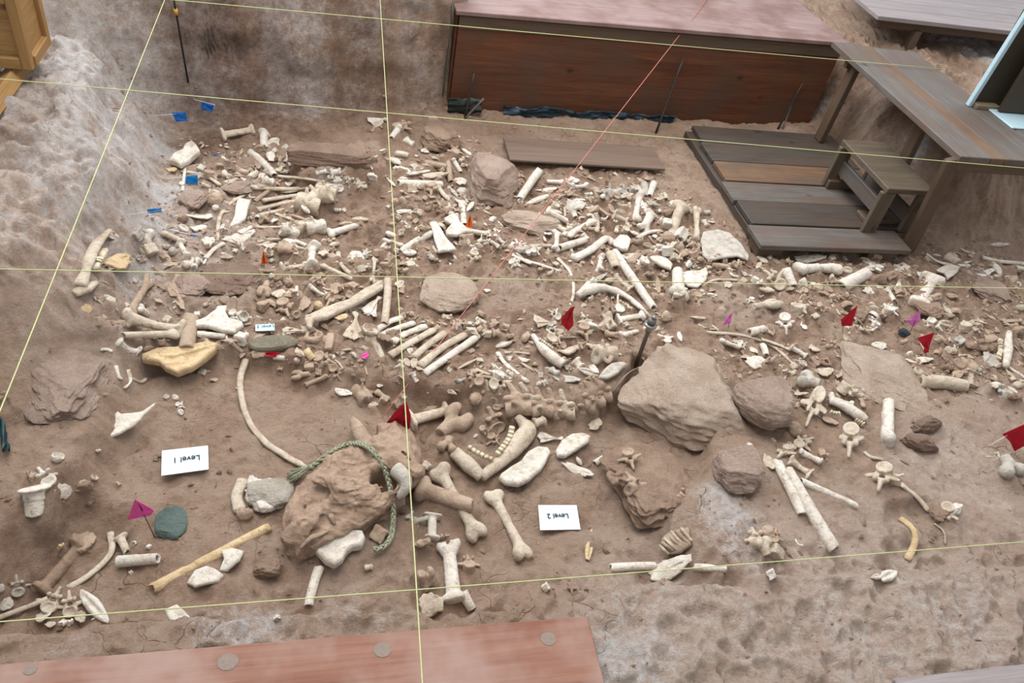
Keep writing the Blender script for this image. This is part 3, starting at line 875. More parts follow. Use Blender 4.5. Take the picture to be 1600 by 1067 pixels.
P 1500 90 1550 190 100 w|N 230 550 400 490 70 w|R 250 610 340 730 570 920 w48 w|R 320 610 450 605 590 620 w26 c|P 340 660 590 690 60 w|N 490 710 630 800 35 c|V 250 820 220 740 170 w|K 370 440 90 t|K 330 370 90 t|K 700 840 60 w|N 740 765 810 770 30 w
K 150 420 100 c|V 130 400 90 380 110 c|F 190 400 270 400 80 t|F 50 190 120 220 60 t|H 20 250 130 300 60 w|K 200 320 80 t|K 60 330 90 c|K 0 320 90 w|K 240 320 60 t|K 1350 90 80 t|R 1340 640 1400 700 1440 640 w50 t|N 940 450 1080 445 30 t
K 380 850 50 c|R 20 780 200 850 420 900 w30 c|K 640 730 60 t|K 680 930 70 w|K 740 920 60 w|K 1210 870 80 t
@1160 380 .15
P 150 110 260 210 80 c|N 250 140 310 160 60 w|Q 300 190 520 200 160 t|K 490 190 90 t|P 540 160 880 150 100 w|L 560 270 1000 260 140 w|V 340 400 240 290 220 c|S 450 270 530 450 85 w|K 210 270 100 c|V 150 390 240 430 110 w|N 170 470 340 500 70 c
K 630 410 110 w|P 680 410 760 420 60 w|V 640 500 600 580 110 t|K 790 470 90 c|V 890 510 930 610 140 t|K 1010 560 70 t|K 960 390 120 c|P 1020 360 1120 370 60 w|S 1020 460 1300 310 120 w|C 1380 260 1340 190 180 w|V 1400 260 1290 250 130 w
K 1440 370 140 b|K 1540 340 110 b|N 1220 150 1330 180 60 c|K 1390 140 100 t|P 1250 510 1470 460 100 w|K 1080 650 100 t|N 930 640 1020 750 50 c|V 580 680 690 650 160 c|P 610 820 670 900 60 w|K 600 780 80 t|V 440 800 460 940 140 w
D 110 660 400 620 140 c|V 90 590 60 620 80 w|K 840 700 130 t|K 1240 760 130 b|V 1380 830 1340 760 120 w|D 1430 700 1320 640 100 c|V 1540 690 1480 650 140 w|R 1080 870 1120 900 1110 950 w26 c|P 1150 860 1250 900 80 w|K 1280 910 90 c
N 1050 950 1150 1030 35 w|K 940 560 70 t|K 880 410 60 t|K 700 580 60 t|K 740 640 50 t|N 460 480 540 470 35 c|K 190 560 60 c|K 1100 280 70 t|N 1030 260 1140 300 70 c|K 930 160 70 c|K 1470 750 60 t|K 1300 700 60 b|N 1170 760 1260 860 40 b
K 760 760 60 c|K 1360 900 60 w|K 1200 870 60 t
@1360 380 .15
C 310 470 340 200 170 w|K 280 490 100 t|L 650 370 500 640 165 w|P 480 300 600 330 100 w|R 550 355 640 345 700 300 w22 b|P 690 300 930 260 120 w|R 580 110 700 190 850 225 1040 230 w36 w|N 640 120 740 140 45 w|R 1170 150 1350 190 1620 215 w52 w
K 870 150 110 c|P 930 60 1090 110 50 c|P 1120 340 1280 280 80 w|N 1280 200 1350 330 80 w|K 1320 360 80 c|H 160 480 250 610 85 w|K 40 650 90 t|V 180 700 280 670 140 w|K 40 750 90 w|P 740 640 880 760 80 w|P 520 680 740 640 60 t
N 690 760 880 750 60 t|P 790 530 910 560 60 t|K 890 710 90 t|V 640 830 750 910 120 w|N 700 820 850 860 70 c|V 1000 870 1150 840 160 c|P 1180 970 1330 1000 130 t|P 1350 800 1590 810 60 t|N 1250 20 1440 10 60 w|V 400 500 430 480 120 t
K 1050 120 50 c|K 1000 200 50 w|K 1560 270 80 c|K 1480 380 90 t|K 1560 680 90 c|K 680 560 80 t|K 620 600 60 c|K 600 860 60 c|K 560 820 50 c|K 830 900 60 t|K 1090 850 70 c|P 430 250 500 240 60 b|K 230 100 60 t|K 70 150 60 t
K 1500 880 90 t|R 1380 820 1460 860 1510 920 w26 c|K 1590 880 70 t|K 700 1010 70 t
@1100 470 .15
L 170 410 370 480 75 w|V 390 460 430 510 100 w|P 430 660 640 620 160 w|K 690 630 110 t|P 480 480 560 550 70 w|S 610 460 650 570 60 w|L 900 480 1070 580 85 w|R 600 400 750 450 900 510 w38 c|V 1010 650 960 620 120 w|K 930 680 80 c|F 890 770 960 740 60 c
D 1200 860 1000 800 230 g|P 1150 740 1350 730 110 c|Q 1130 650 1310 620 150 b|P 1100 460 1200 530 100 c|V 1370 460 1300 480 110 t|P 1360 530 1390 590 90 c|R 30 330 280 345 520 390 740 490 920 650 w34 c|K 800 690 60 c|R 860 890 950 960 1000 990 w30 c
K 1480 400 60 c|N 1440 340 1530 410 40 c|K 1290 480 60 t|K 1240 420 50 t|K 1180 600 60 t|K 320 420 60 c|K 1560 200 60 w|K 1500 280 60 c|K 840 740 60 c
@1360 490 .15
P 360 480 660 480 120 w|K 720 440 150 t|V 850 560 760 560 190 b|U 1020 540 1020 450 120 t|P 930 430 990 440 70 c|F 800 380 880 390 80 c|K 1000 600 100 t|L 1040 600 1050 760 100 c|C 1100 590 1290 430 180 g|S 500 700 1000 750 125 c|K 630 610 120 b
K 500 610 100 c|K 730 640 80 t|P 860 640 970 610 90 t|R 1430 550 1520 610 1620 680 w30 w|V 1360 800 1290 740 200 g|K 1480 870 130 b|K 1300 750 90 w|N 1430 760 1530 830 50 w|K 1540 740 70 c|K 1200 330 140 b|K 1060 340 100 b|K 710 290 80 t
K 1330 540 60 c|K 920 290 110 g|K 350 310 80 t|P 170 330 0 330 90 w|K 580 640 70 b|K 680 620 70 b|K 1100 170 60 c|K 1560 170 90 t|K 400 420 60 w|K 1480 680 70 c|K 1590 720 60 w|K 640 540 70 t
@380 460 .15
Q 960 500 640 430 340 t|C 640 390 400 380 120 c|P 80 620 240 620 80 t|N 200 690 310 540 80 c|H 600 680 300 650 75 w|S 650 580 730 680 75 y|P 550 560 620 650 80 c|V 820 680 960 720 170 t|K 690 770 120 t|D 700 820 500 850 110 t|M 880 850 640 950 80 t
K 780 810 80 t|V 960 800 1010 890 150 t|P 950 990 1140 1040 90 w|K 1170 640 90 g|L 1330 400 1590 960 120 c|K 1330 380 150 c|P 1400 430 1550 460 90 b|P 600 340 720 390 80 c|N 80 230 70 300 40 w|P 0 230 40 200 70 w|K 20 440 90 c
C 1150 180 1150 480 200 c|R 880 650 980 700 1040 780 w20 c|K 590 630 70 t|K 940 650 50 w|K 560 700 60 t|N 1270 740 1290 840 20 t
@560 480 .15
R 170 250 330 150 460 110 w66 w|R 240 290 390 225 590 160 w66 w|R 360 360 500 275 710 195 w72 w|R 330 500 560 360 800 230 w76 c|R 570 520 740 380 910 260 w76 c|R 640 610 860 430 1120 280 w82 c|R 680 690 900 540 1250 300 w80 w
V 480 80 540 50 90 t|K 560 70 60 t|V 610 130 580 80 90 t|K 680 115 50 t|V 745 160 730 100 100 t|V 880 180 840 130 100 t|F 870 100 980 100 55 c|V 1020 190 990 140 110 c|V 1130 180 1100 130 100 t|V 1280 80 1230 80 80 t|H 1220 120 1330 190 60 w
V 1340 260 1300 200 140 c|F 1400 260 1480 270 90 t|K 1260 230 80 t|K 1200 190 80 c|K 1410 160 70 t|K 1530 210 90 t|K 1570 300 90 t|P 510 460 570 440 70 w|V 480 600 390 620 130 c|P 590 530 570 640 80 c|H 560 680 620 780 75 w|R 200 310 300 330 360 350 w45 b
N 1040 640 1230 540 35 c|N 960 620 940 680 50 w|V 1450 690 1430 610 150 w|U 50 900 170 870 180 t|F 180 870 320 970 60 t|P 190 810 260 820 40 w|K 390 1010 100 t|K 470 940 90 w|K 260 970 90 t|K 150 1030 80 c|K 1010 200 60 w|K 440 30 60 c|K 1180 250 60 c
@640 560 .1875
L 0 520 330 430 130 c|D 250 640 470 430 230 t|D 330 650 300 780 150 t|V 660 310 640 200 200 t|V 790 330 860 220 180 t|V 690 520 670 430 190 t|V 700 680 750 720 120 t|K 640 620 110 t|N 530 660 570 630 20 w|V 560 180 480 120 130 t|K 420 190 90 g
K 550 330 110 t|V 740 210 840 190 150 c|R 480 130 680 160 900 220 w24 t|U 900 400 880 200 170 t|U 1000 410 980 210 160 c|U 1095 430 1080 250 150 t|U 1185 440 1175 260 150 t|U 1280 450 1275 270 145 c|U 1370 430 1365 250 145 t|U 1455 400 1440 220 145 t
U 1530 360 1510 190 140 t|U 1600 320 1580 160 130 t|F 1030 540 1130 510 75 c|P 1510 600 1580 500 90 c|C 1280 660 1060 650 110 w|P 740 1000 1170 780 210 w|P 1220 790 1510 660 135 w|P 1260 870 1530 980 80 w|N 1390 820 1430 890 50 w
S 1540 880 1630 820 50 w|L 230 900 590 1500 130 c|H 60 1070 540 1230 160 t|K 140 900 70 c|N 690 400 760 420 50 t|K 830 140 70 w
@0 267 .25
P 640 600 800 540 110 y|P 700 430 700 380 90 w|D 930 460 900 380 110 w|K 930 500 100 c|K 860 400 70 g|K 880 540 60 g|N 610 690 700 740 40 t
@100 430 .1875
P 660 690 1280 640 230 y|H 730 640 650 520 95 t|S 1060 350 1020 620 115 t|P 880 70 1000 300 80 t|L 470 340 1000 470 130 c|L 240 390 480 410 90 t|H 960 490 480 500 70 c|M 720 30 550 310 80 t|D 700 330 610 260 110 w|P 240 200 450 230 120 w
P 60 270 240 280 90 y|P 90 350 170 400 100 g|C 1100 400 1490 430 200 w|S 1110 490 1350 510 45 w|K 1480 530 120 w|V 1420 330 1460 380 100 w|K 1500 345 90 w|R 1350 500 1370 590 1400 670 w18 w|H 1380 550 1490 640 45 t|V 820 540 850 500 90 t
L 430 560 610 660 100 w|R 310 620 360 620 400 640 w28 w|N 480 250 530 270 30 w|K 860 380 70 c|R 430 760 460 850 480 860 w30 w|R 530 790 550 870 500 940 w40 w|R 570 860 640 890 690 860 w30 c|K 1190 240 80 c|K 1110 330 60 w|K 1120 590 60 t
N 1420 940 1460 945 20 c
@0 534 .25
C 960 390 660 550 230 w|K 360 725 65 w|V 290 860 240 790 110 w|P 330 940 450 930 90 w|H 215 900 225 1090 145 w|K 590 850 45 c|N 490 880 560 900 50 c|K 740 885 35 c|R 1535 110 1500 260 1540 460 1640 610 1780 710 1915 785 w38 c|K 1130 400 60 w
N 1020 350 1060 340 30 c|N 1080 360 1110 340 40 w|N 1120 420 1140 460 30 w|K 200 830 60 t|K 610 680 30 w|R 1520 870 1480 960 1500 1060 w70 c|K 1530 1080 110 t|P 1540 880 1800 1000 250 w
@0 800 .25
L 520 200 250 500 110 b|P 450 160 590 200 140 t|R 690 130 690 260 560 390 400 490 w38 c|H 750 150 800 260 60 c|S 735 310 990 290 62 w|S 940 490 1690 90 60 y|P 1160 440 1390 420 130 w|P 1370 310 1530 290 130 w|P 1040 630 1190 680 120 w|K 380 215 40 y
N 500 490 680 690 70 w|R 300 540 150 600 -30 670 w32 c|V 330 560 370 480 140 c|V 440 590 430 500 130 c|P 220 660 330 630 70 w|P 280 700 350 700 35 w|K 400 690 50 w|K 440 690 40 w|V 110 470 100 400 110 g|P 10 560 80 590 80 g|K 0 480 60 g|K 600 660 40 w
K 820 380 30 w|K 850 190 30 w|K 930 215 30 w|K 360 1010 20 t|P 490 620 520 690 60 c
@400 800 .25
P 360 280 680 180 200 w|S 395 340 325 590 52 w|F 680 350 730 340 40 c|M 1200 180 1240 560 120 w|S 1290 500 1350 610 55 w|P 1020 590 1180 560 130 c|K 1070 420 120 t|V 1330 330 1320 270 110 t|K 990 60 130 g|L 1100 20 1100 170 80 w|K 770 140 110 t
L 1470 -130 1690 290 90 c|K 1180 150 60 t|K 130 660 40 w|K 1030 200 90 t
@800 800 .25
N 500 100 470 300 45 y|S 610 350 900 335 48 w|S 1130 345 1345 355 40 w|P 860 410 1130 280 110 w|K 210 470 55 w|K 370 480 60 b|V 1530 190 1500 100 110 c|K 1600 140 90 t|D 1590 250 1560 180 120 c|N 1600 100 1580 150 30 w
@1200 534 .25
V 120 680 60 720 100 c|V 200 640 280 600 100 c|L 190 680 340 750 65 w|L 130 730 270 830 65 c|S 50 740 215 1080 55 w|S 110 800 420 1310 75 w|S 200 870 560 1030 42 w|V 720 820 690 920 150 c|K 805 840 65 w|R 830 890 930 970 1010 1064 w32 c|R 720 740 640 720 600 690 w20 c
V 340 700 370 740 70 t|V 550 180 480 160 80 c|V 1110 1060 1080 1140 120 c|K 1170 1050 70 w|V 1440 740 1380 720 110 c|H 1500 760 1620 900 70 t|D 1480 730 1540 820 150 g|P -20 700 30 800 60 c
@1160 560 .15
V 790 370 670 690 200 c|P 540 360 690 370 60 c|L 900 410 1160 500 95 w|C 1080 550 1300 640 140 w|V 1090 320 1200 380 170 c|R 1180 300 1230 400 1265 510 w50 t|F 1230 350 1310 320 70 c|V 1130 760 1110 1010 190 c|P 830 600 1000 690 80 t|H 1510 900 1530 420 150 w
K 550 740 140 t|V 620 880 720 850 150 c|V 500 920 430 890 110 c|K 830 1000 70 t|N 300 830 350 870 30 w|P 50 880 110 920 60 w
@1200 800 .25
R 830 40 910 110 915 200 870 300 w42 y|N 810 370 700 420 60 w|N 640 410 710 400 30 w|R 1040 70 1100 130 1110 200 w12 c|K 40 250 110 c|V 40 150 50 110 90 t|R 170 170 190 200 220 210 w14 w|K 20 390 60 w
'''
PW = {'R': 1.12, 'K': 1.22, 'N': 1.25, 'S': 1.22, 'L': 1.55, 'H': 1.55, 'M': 1.35, 'F': 1.35, 'V': 1.38, 'U': 1.38, 'C': 1.1, 'P': 1.15, 'Q': 1.05, 'D': 1.1}
BONES = []
ox = oy = 0; ts = .25
for line in SURVEY.strip().splitlines():
    if line.startswith('@'):
        a = line[1:].split(); ox, oy, ts = float(a[0]), float(a[1]), float(a[2]); continue
    for e in line.split('|'):
        a = e.split()
        if not a: continue
        k = a[0]; q = {'kind': k}
        if k == 'R':
            wi = [i for i, v in enumerate(a) if v.startswith('w') and len(v) > 1 and v[1].isdigit()][0]
            v = [float(c) for c in a[1:wi]]
            q['pts'] = [(ox + v[i] * ts, oy + v[i + 1] * ts) for i in range(0, len(v), 2)]
            q['w'] = float(a[wi][1:]) * ts; q['tone'] = a[wi + 1]
        elif k == 'K':
            x_, y_, s_ = float(a[1]), float(a[2]), float(a[3]); an = random.uniform(-.7, .7)
            q['pts'] = [(ox + (x_ - s_ / 2 * math.cos(an)) * ts, oy + (y_ - s_ / 2 * math.sin(an)) * ts), (ox + (x_ + s_ / 2 * math.cos(an)) * ts, oy + (y_ + s_ / 2 * math.sin(an)) * ts)]
            q['w'] = s_ * ts * random.uniform(.8, 1.05); q['tone'] = a[4]
        else:
            if k == 'J0': q['kind'] = k = 'P'
            v = [float(c) for c in a[1:6]]
            q['pts'] = [(ox + v[0] * ts, oy + v[1] * ts), (ox + v[2] * ts, oy + v[3] * ts)]
            q['w'] = v[4] * ts; q['tone'] = a[6]
        BONES.append(q)
TR = [
 ('g', .05, .012, [(1097,400),(1094,378),(1098,364),(1120,359),(1140,365),(1158,383),(1170,400),(1168,408),(1150,403),(1125,406),(1108,408)], 'large thin pale blade bone fanned out beside the left edge of the platform', [(1100,380),(1130,388),(1166,404)]),
 ('w', .03, .012, [(1060,428),(1075,425),(1092,424),(1103,418),(1106,428),(1103,440),(1090,450),(1075,448),(1064,440)], 'white spoon-shaped bone plate beside the ringed upright bone, in front of the platform', None),
 ('y', .03, .03, [(222,556),(246,548),(288,546),(306,542),(325,537),(342,541),(338,550),(321,565),(301,580),(278,588),(259,580),(250,571),(222,565)], 'large ochre boat-shaped blade bone under two crossed long bones at left', [(230,560),(270,562),(335,545)]),
 ('w', .012, .012, [(175,634),(182,644),(190,650),(207,649),(222,646),(232,639),(244,629),(242,636),(225,651),(221,659),(212,666),(187,679),(162,688),(162,664),(167,644)], 'white curved shoulder-blade piece with a thin tail above the Level 1 card', None),
 ('w', .03, .03, [(487,857),(512,842),(530,831),(550,830),(567,832),(571,845),(565,857),(550,860),(542,867),(535,880),(522,887),(507,880),(495,867)], 'whitish kidney-shaped bone at the front foot of the horned skull', None),
 ('w', .03, .022, [(779,749),(782,742),(799,731),(814,723),(824,708),(839,699),(856,699),(861,708),(852,725),(844,738),(827,753),(809,760),(790,757)], 'large white elongated bone plate right of the toothed lower jaw', None),
 ('w', .03, .02, [(868,706),(876,691),(893,680),(910,678),(923,682),(919,693),(902,704),(882,716),(871,714)], 'white oval bone plate with a groove, right of the large white plate', [(880,708),(900,697),(915,687)]),
 ('c', .05, .022, [(476,495),(484,494),(496,488),(520,479),(544,471),(565,456),(584,444),(596,438),(600,441),(599,450),(580,463),(557,478),(535,489),(511,500),(490,504),(487,515),(481,513),(476,504)], 'long tapering cream blade bone left of the upright shaft, above the rib fan', [(500,496),(550,474),(596,443)]),
 ('w', .03, .02, [(304,503),(321,499),(336,488),(340,481),(355,479),(353,490),(359,501),(379,505),(381,511),(366,522),(347,520),(325,514),(306,512)], 'white flared shoulder blade left of the small half-hidden card', None),
 ('w', .05, .016, [(670,348),(682,347),(690,362),(697,375),(715,392),(696,393),(685,395),(679,380),(675,363)], 'bright white wedge-shaped bone below-left of the rear orange flag', None),
 ('w', .04, .018, [(694,344),(705,336),(715,338),(718,350),(729,359),(744,362),(762,363),(763,369),(742,366),(729,365),(714,371),(697,369),(696,362),(705,353),(696,348)], 'white wing-shaped bone just under the rear orange flag', None),
 ('w', .05, .016, [(957,379),(968,368),(980,368),(986,377),(981,392),(971,392),(959,385)], 'bright white rounded blade at the upper end of the leaning long bone', None),
 ('w', .05, .014, [(1014,402),(1026,400),(1040,405),(1051,414),(1048,421),(1035,418),(1023,411)], 'white leaf-shaped plate between the leaning long bone and the ringed bone', None),
 ('w', .04, .014, [(1463,423),(1474,417),(1487,415),(1500,418),(1493,429),(1480,438),(1474,429),(1465,426)], 'white kite-shaped plate above-right of the flared white long bone', None),
 ('w', .05, .03, [(264,255),(270,246),(285,240),(290,229),(300,223),(306,229),(313,240),(310,244),(297,255),(283,262),(274,258)], 'large white wedge-shaped bone on the left bank above the square blue flag', None),
 ('w', .03, .018, [(370,316),(375,312),(392,316),(388,330),(384,345),(374,352),(358,357),(366,343),(368,328)], 'white fan-shaped plate right of the long bowed rib, above-right of the lowest blue flag', None),
 ('w', .012, .012, [(291,912),(305,892),(322,886),(335,890),(350,900),(342,910),(322,915),(305,920)], 'worn white flat bone just below the long ochre shaft', None),
 ('w', .012, .012, [(345,862),(362,857),(382,861),(375,877),(355,892),(342,892),(350,875)], 'worn white flat bone between the long ochre shaft and the brown clod', None),
 ('w', .015, .012, [(257,954),(277,946),(302,970),(276,980),(265,970)], 'small white squarish plate under the front string at left', None),
 ('g', .03, .014, [(933,592),(942,580),(954,571),(974,566),(980,571),(965,586),(950,593)], 'pale grey flat plate at the foot of the steel post', None)]


def in_px(p, poly):
    c = False; n = len(poly)
    for i in range(n):
        a, b_ = poly[i], poly[(i + 1) % n]
        if (a[1] > p[1]) != (b_[1] > p[1]) and p[0] < a[0] + (p[1] - a[1]) * (b_[0] - a[0]) / (b_[1] - a[1]): c = not c
    return c


# the big plates are shaped one by one further down
BONES = [b for b in BONES if not (b['kind'] in 'CPQ' and any(in_px(np.mean(b['pts'], axis=0), t[3]) for t in TR))]
# survey duplicates seen in two tiles are kept once
keep = []
for b in BONES:
    c = np.mean(b['pts'], axis=0); b['c'] = c
    ln = np.linalg.norm(np.array(b['pts'][-1]) - np.array(b['pts'][0])); b['len'] = ln
    dup = False
    for o in keep:
        if np.linalg.norm(o['c'] - c) < (3.2 if b['kind'] in 'KFN' else 5.5) and .6 < (ln + 1) / (o['len'] + 1) < 1.6 and (o['kind'] == b['kind'] or b['kind'] in 'KF'):
            dup = True; break
    if not dup: keep.append(b)
BONES = keep
print('bones', len(BONES))

# ------------------------------------------------------------------ lay every bone on the ground or on what lies beneath it
OCC = G0.copy()
FILL = G0.copy()


def stamp(G, p, r, z):
    i0, i1 = np.searchsorted(gx, [p[0] - r, p[0] + r]); j0, j1 = np.searchsorted(gy, [p[1] - r, p[1] + r])
    if i1 <= i0 or j1 <= j0: return
    sx = GX[i0:i1, j0:j1] - p[0]; sy = GY[i0:i1, j0:j1] - p[1]
    d2 = (sx * sx + sy * sy) / (r * r)
    t = np.clip(1 - d2, 0, 1)
    zz = z - r * .8 * (1 - np.sqrt(t))
    sub_ = G[i0:i1, j0:j1]
    m = (t > 0) & (zz > sub_)
    sub_[m] = zz[m]


THK = {'P': .22, 'C': .16, 'N': .5, 'R': .7, 'V': .5, 'U': .9, 'Q': .35}
for b in BONES:
    k = b['kind']; w0 = b['w']
    c0 = hit(*b['c'])
    wm = w0 * depth_of(c0) / F_PX * PW[k]
    b['wm'] = wm
    th = wm * THK.get(k, .9)
    if k in 'CP': th = max(th, .045)
    n = 7
    pp = [np.array(p) for p in b['pts']]
    if k != 'R': pp = [pp[0] + (pp[1] - pp[0]) * t for t in np.linspace(0, 1, n)]
    pts = [hit(p[0], p[1], th * .33) for p in pp]
    extra = [float(samp(OCC, p[0], p[1]) - samp(G0, p[0], p[1])) for p in pts]
    e0 = min(.055, .62 * float(np.mean(extra[:max(1, len(extra) // 2)])))
    e1 = min(.055, .62 * float(np.mean(extra[len(extra) // 2:])))
    P3 = []
    for i, p in enumerate(pp):
        t = i / (len(pp) - 1)
        P3.append(hit(p[0], p[1], th * .33 + e0 * (1 - t) + e1 * t))
    b['P3'] = P3; b['th'] = th
    for i in range(len(P3) - 1):
        for t in (0, .5):
            p = P3[i] * (1 - t) + P3[i + 1] * t
            stamp(OCC, p, wm * .5, p[2] + th * .3)
            stamp(FILL, p, max(.012, wm * .42), p[2] - th * .12)
# ------------------------------------------------------------------ ground mesh
diff = np.maximum(FILL - G0, 0)
for _ in range(2):
    d2 = diff.copy()
    d2[1:-1] = (diff[:-2] + diff[1:-1] * 2 + diff[2:]) / 4
    d3 = d2.copy()
    d3[:, 1:-1] = (d2[:, :-2] + d2[:, 1:-1] * 2 + d2[:, 2:]) / 4
    diff = d3
GF = G0 + diff
GT = GF + Hf.reshape(GX.shape)
nxg, nyg = GX.shape
ii, jj = np.meshgrid(np.arange(nxg - 1), np.arange(nyg - 1), indexing='ij')
v0 = (ii * nyg + jj).ravel()
quads = np.stack([v0, v0 + nyg, v0 + nyg + 1, v0 + 1], 1)
gv = np.stack([X, Y, GT.ravel()], 1)
# bulge the steep faces sideways a little so that they are not clean ramps
gv[:, 0] += fbm(Y + 3, GT.ravel() * 1.2 + X * .3, .30, 61, 3) * .05 * wallm
gv[:, 1] += (fbm(X + 9, GT.ravel() * 1.2 + Y * .3, .34, 71, 3) * .06 + vnoise(X * .35 + 4, GT.ravel() * 1.0, .10, 77) * .03) * wallm
me = new_mesh('pit_ground', gv, quads)
ca = me.color_attributes.new('stain', 'FLOAT_COLOR', 'POINT')


def blob(arr, px, py, r, a, z=None, G=GF):
    p = hit(px, py, 0, G) if z is None else unp(px, py, z)
    d = np.sqrt((fx_ + (wx_ - X) - p[0]) ** 2 + (fy_ + (wy_ - Y) - p[1]) ** 2)
    np.maximum(arr, a * np.clip(1.4 - d / r, 0, 1), out=arr)


salt = np.zeros(len(X)); pale = np.zeros(len(X)); dark = np.zeros(len(X))
for px, py, r, a in ((110, 45, .35, .8), (60, 150, .4, .55), (150, 120, .4, .75), (90, 210, .3, .6), (180, 210, .3, .75), (230, 170, .2, .6), (270, 240, .16, .95), (265, 300, .14, .9), (250, 350, .14, .75),
                     (205, 250, .3, .6), (140, 300, .3, .4), (60, 260, .25, .5), (225, 420, .13, .7), (190, 440, .12, .5), (320, 25, .3, .5), (190, 15, .3, .6), (450, 45, .25, .62), (480, 80, .22, .6), (560, 60, .2, .4),
                     (640, 70, .18, .35), (40, 60, .5, .6), (120, 250, .4, .6), (190, 320, .3, .6), (40, 330, .4, .35), (490, 110, .2, .4), (520, 262, .10, .6), (660, 110, .18, .3), (1450, 130, .25, .7), (1560, 90, .4, .8), (1500, 60, .35, .7), (1440, 215, .15, .6), (1285, 170, .12, .5),
                     (1150, 830, .2, .55), (1190, 855, .15, .5), (1000, 985, .25, .35), (1130, 960, .25, .3), (960, 1040, .2, .5), (1300, 1000, .3, .4), (1480, 960, .3, .35), (380, 985, .2, .55), (100, 1000, .25, .25), (560, 975, .2, .35), (1520, 430, .14, .35)):
    blob(salt, px, py, r, a)
for px, py, r, a in ((1100, 1000, .6, .8), (1400, 980, .7, .9), (1300, 920, .4, .6), (1560, 950, .5, .8), (1500, 740, .45, .75), (1350, 800, .3, .5), (1420, 860, .3, .6), (1150, 460, .35, .45), (800, 460, .3, .4),
                     (150, 250, .9, .85), (100, 420, .5, .6), (60, 100, .7, .6), (200, 120, .5, .6), (560, 1000, .3, .3), (550, 900, .25, .35), (1560, 640, .3, .5), (1480, 330, .3, .2)):
    blob(pale, px, py, r, a)
for px, py, r, a in ((600, 120, .4, .5), (560, 170, .35, .6), (420, 170, .3, .6), (660, 60, .3, .45), (330, 20, .3, .5), (380, 60, .35, .7), (340, 140, .4, .75), (300, 60, .25, .55), (420, 130, .35, .6), (520, 150, .3, .45), (330, 215, .25, .75), (450, 200, .2, .6), (650, 165, .25, .25), (210, 60, .25, .35), (230, 95, .2, .4),
                     (1060, 270, .2, .4), (1100, 330, .15, .4), (1270, 260, .3, .7), (1300, 160, .25, .6), (1400, 180, .2, .4), (1450, 340, .25, .35), (1530, 360, .2, .3), (590, 370, .1, .6), (620, 330, .1, .5), (300, 470, .12, .4),
                     (60, 870, .2, .4), (790, 760, .2, .3), (900, 720, .25, .3), (700, 720, .2, .35), (1420, 860, .1, .6), (1000, 890, .12, .5)):
    blob(dark, px, py, r, a)
col = np.ones((len(X), 4), np.float32)
col[:, 0] = salt; col[:, 1] = pale; col[:, 2] = dark
ca.data.foreach_set('color', col.ravel())
g = link('floor', me, soil_mat())
tag(g, 'excavated dry brown soil floor and banks of the bone pit', 'ground', kind='structure')
from mathutils.bvhtree import BVHTree


# ------------------------------------------------------------------ boards and other woodwork
def beam_mesh(lx, ly, lz, bev=.004):
    bm = bmesh.new()
    bmesh.ops.create_cube(bm, size=1.0)
    for v in bm.verts: v.co = Vector((v.co.x * lx, v.co.y * ly, v.co.z * lz))
    bmesh.ops.bevel(bm, geom=bm.edges[:], offset=min(bev, lz * .3, ly * .3), segments=1, affect='EDGES')
    m = bpy.data.meshes.new('board'); bm.to_mesh(m); bm.free()
    return m


def board(name, p, ex, ey, lx, ly, lz, mat, parent=None, top=True, bev=.004):
    """a board with corner p (near left, upper face), long direction ex, side direction ey"""
    ex = Vector([float(c) for c in ex]).normalized(); ey = Vector([float(c) for c in ey]); ez = ex.cross(ey).normalized(); ey = ez.cross(ex)
    c = Vector([float(q) for q in p]) + ex * lx / 2 + ey * ly / 2 - ez * (lz / 2 if top else -lz / 2)
    mw = Matrix(((ex.x, ey.x, ez.x, c.x), (ex.y, ey.y, ez.y, c.y), (ex.z, ey.z, ez.z, c.z), (0, 0, 0, 1)))
    return link(name, beam_mesh(lx, ly, lz, bev), mat, parent, mw)


def stick(name, a, b, wx, wy, mat, parent=None, face=(0, 1, 0)):
    """a square-section piece from a to b"""
    a = Vector([float(q) for q in a]); b = Vector([float(q) for q in b])
    ex = (b - a).normalized(); ey = Vector(face); ez = ex.cross(ey).normalized(); ey = ez.cross(ex)
    c = (a + b) / 2
    mw = Matrix(((ex.x, ey.x, ez.x, c.x), (ex.y, ey.y, ez.y, c.y), (ex.z, ey.z, ez.z, c.z), (0, 0, 0, 1)))
    return link(name, beam_mesh((b - a).length, wx, wy), mat, parent, mw)


XD, YD, ZD = (1, 0, 0), (0, 1, 0), (0, 0, 1)
# plywood box against the rear wall
bx0, by0 = .86, 5.24
bx1, by1 = 3.83, 5.38
e = np.array([bx1 - bx0, by1 - by0, 0]); bl = np.linalg.norm(e); e /= bl
nrm = np.array([-e[1], e[0], 0])
box = root_at('plywood_box', (bx0, by0, .05), 'long red-brown plywood box against the rear pit wall', 'box')
link_l = bl
ex_ = Vector(e); ez_ = Vector(nrm) * -1; ey_ = ez_.cross(ex_)
cc = Vector((bx0, by0, .39)) + ex_ * bl / 2 + Vector((0, 0, 0.01))
link('front_panel', beam_mesh(bl, .80, .02), WM['ply'], box, Matrix(((ex_.x, ey_.x, ez_.x, cc.x), (ex_.y, ey_.y, ez_.y, cc.y), (ex_.z, ey_.z, ez_.z, cc.z), (0, 0, 0, 1))))
for nm, x_, in (('side_panel', 0.0), ('side_panel', bl - .02)):
    p_ = np.array([bx0, by0, .78]) + e * x_ + nrm * .01
    board(nm, p_, nrm, -e, 1.5, .02, .74, WM['ply'], box)
board('top_panel', np.array([bx0, by0, .815]) - e * .03 - nrm * .035, e, nrm, bl + .05, 1.55, .03, WM['plytop'], box)
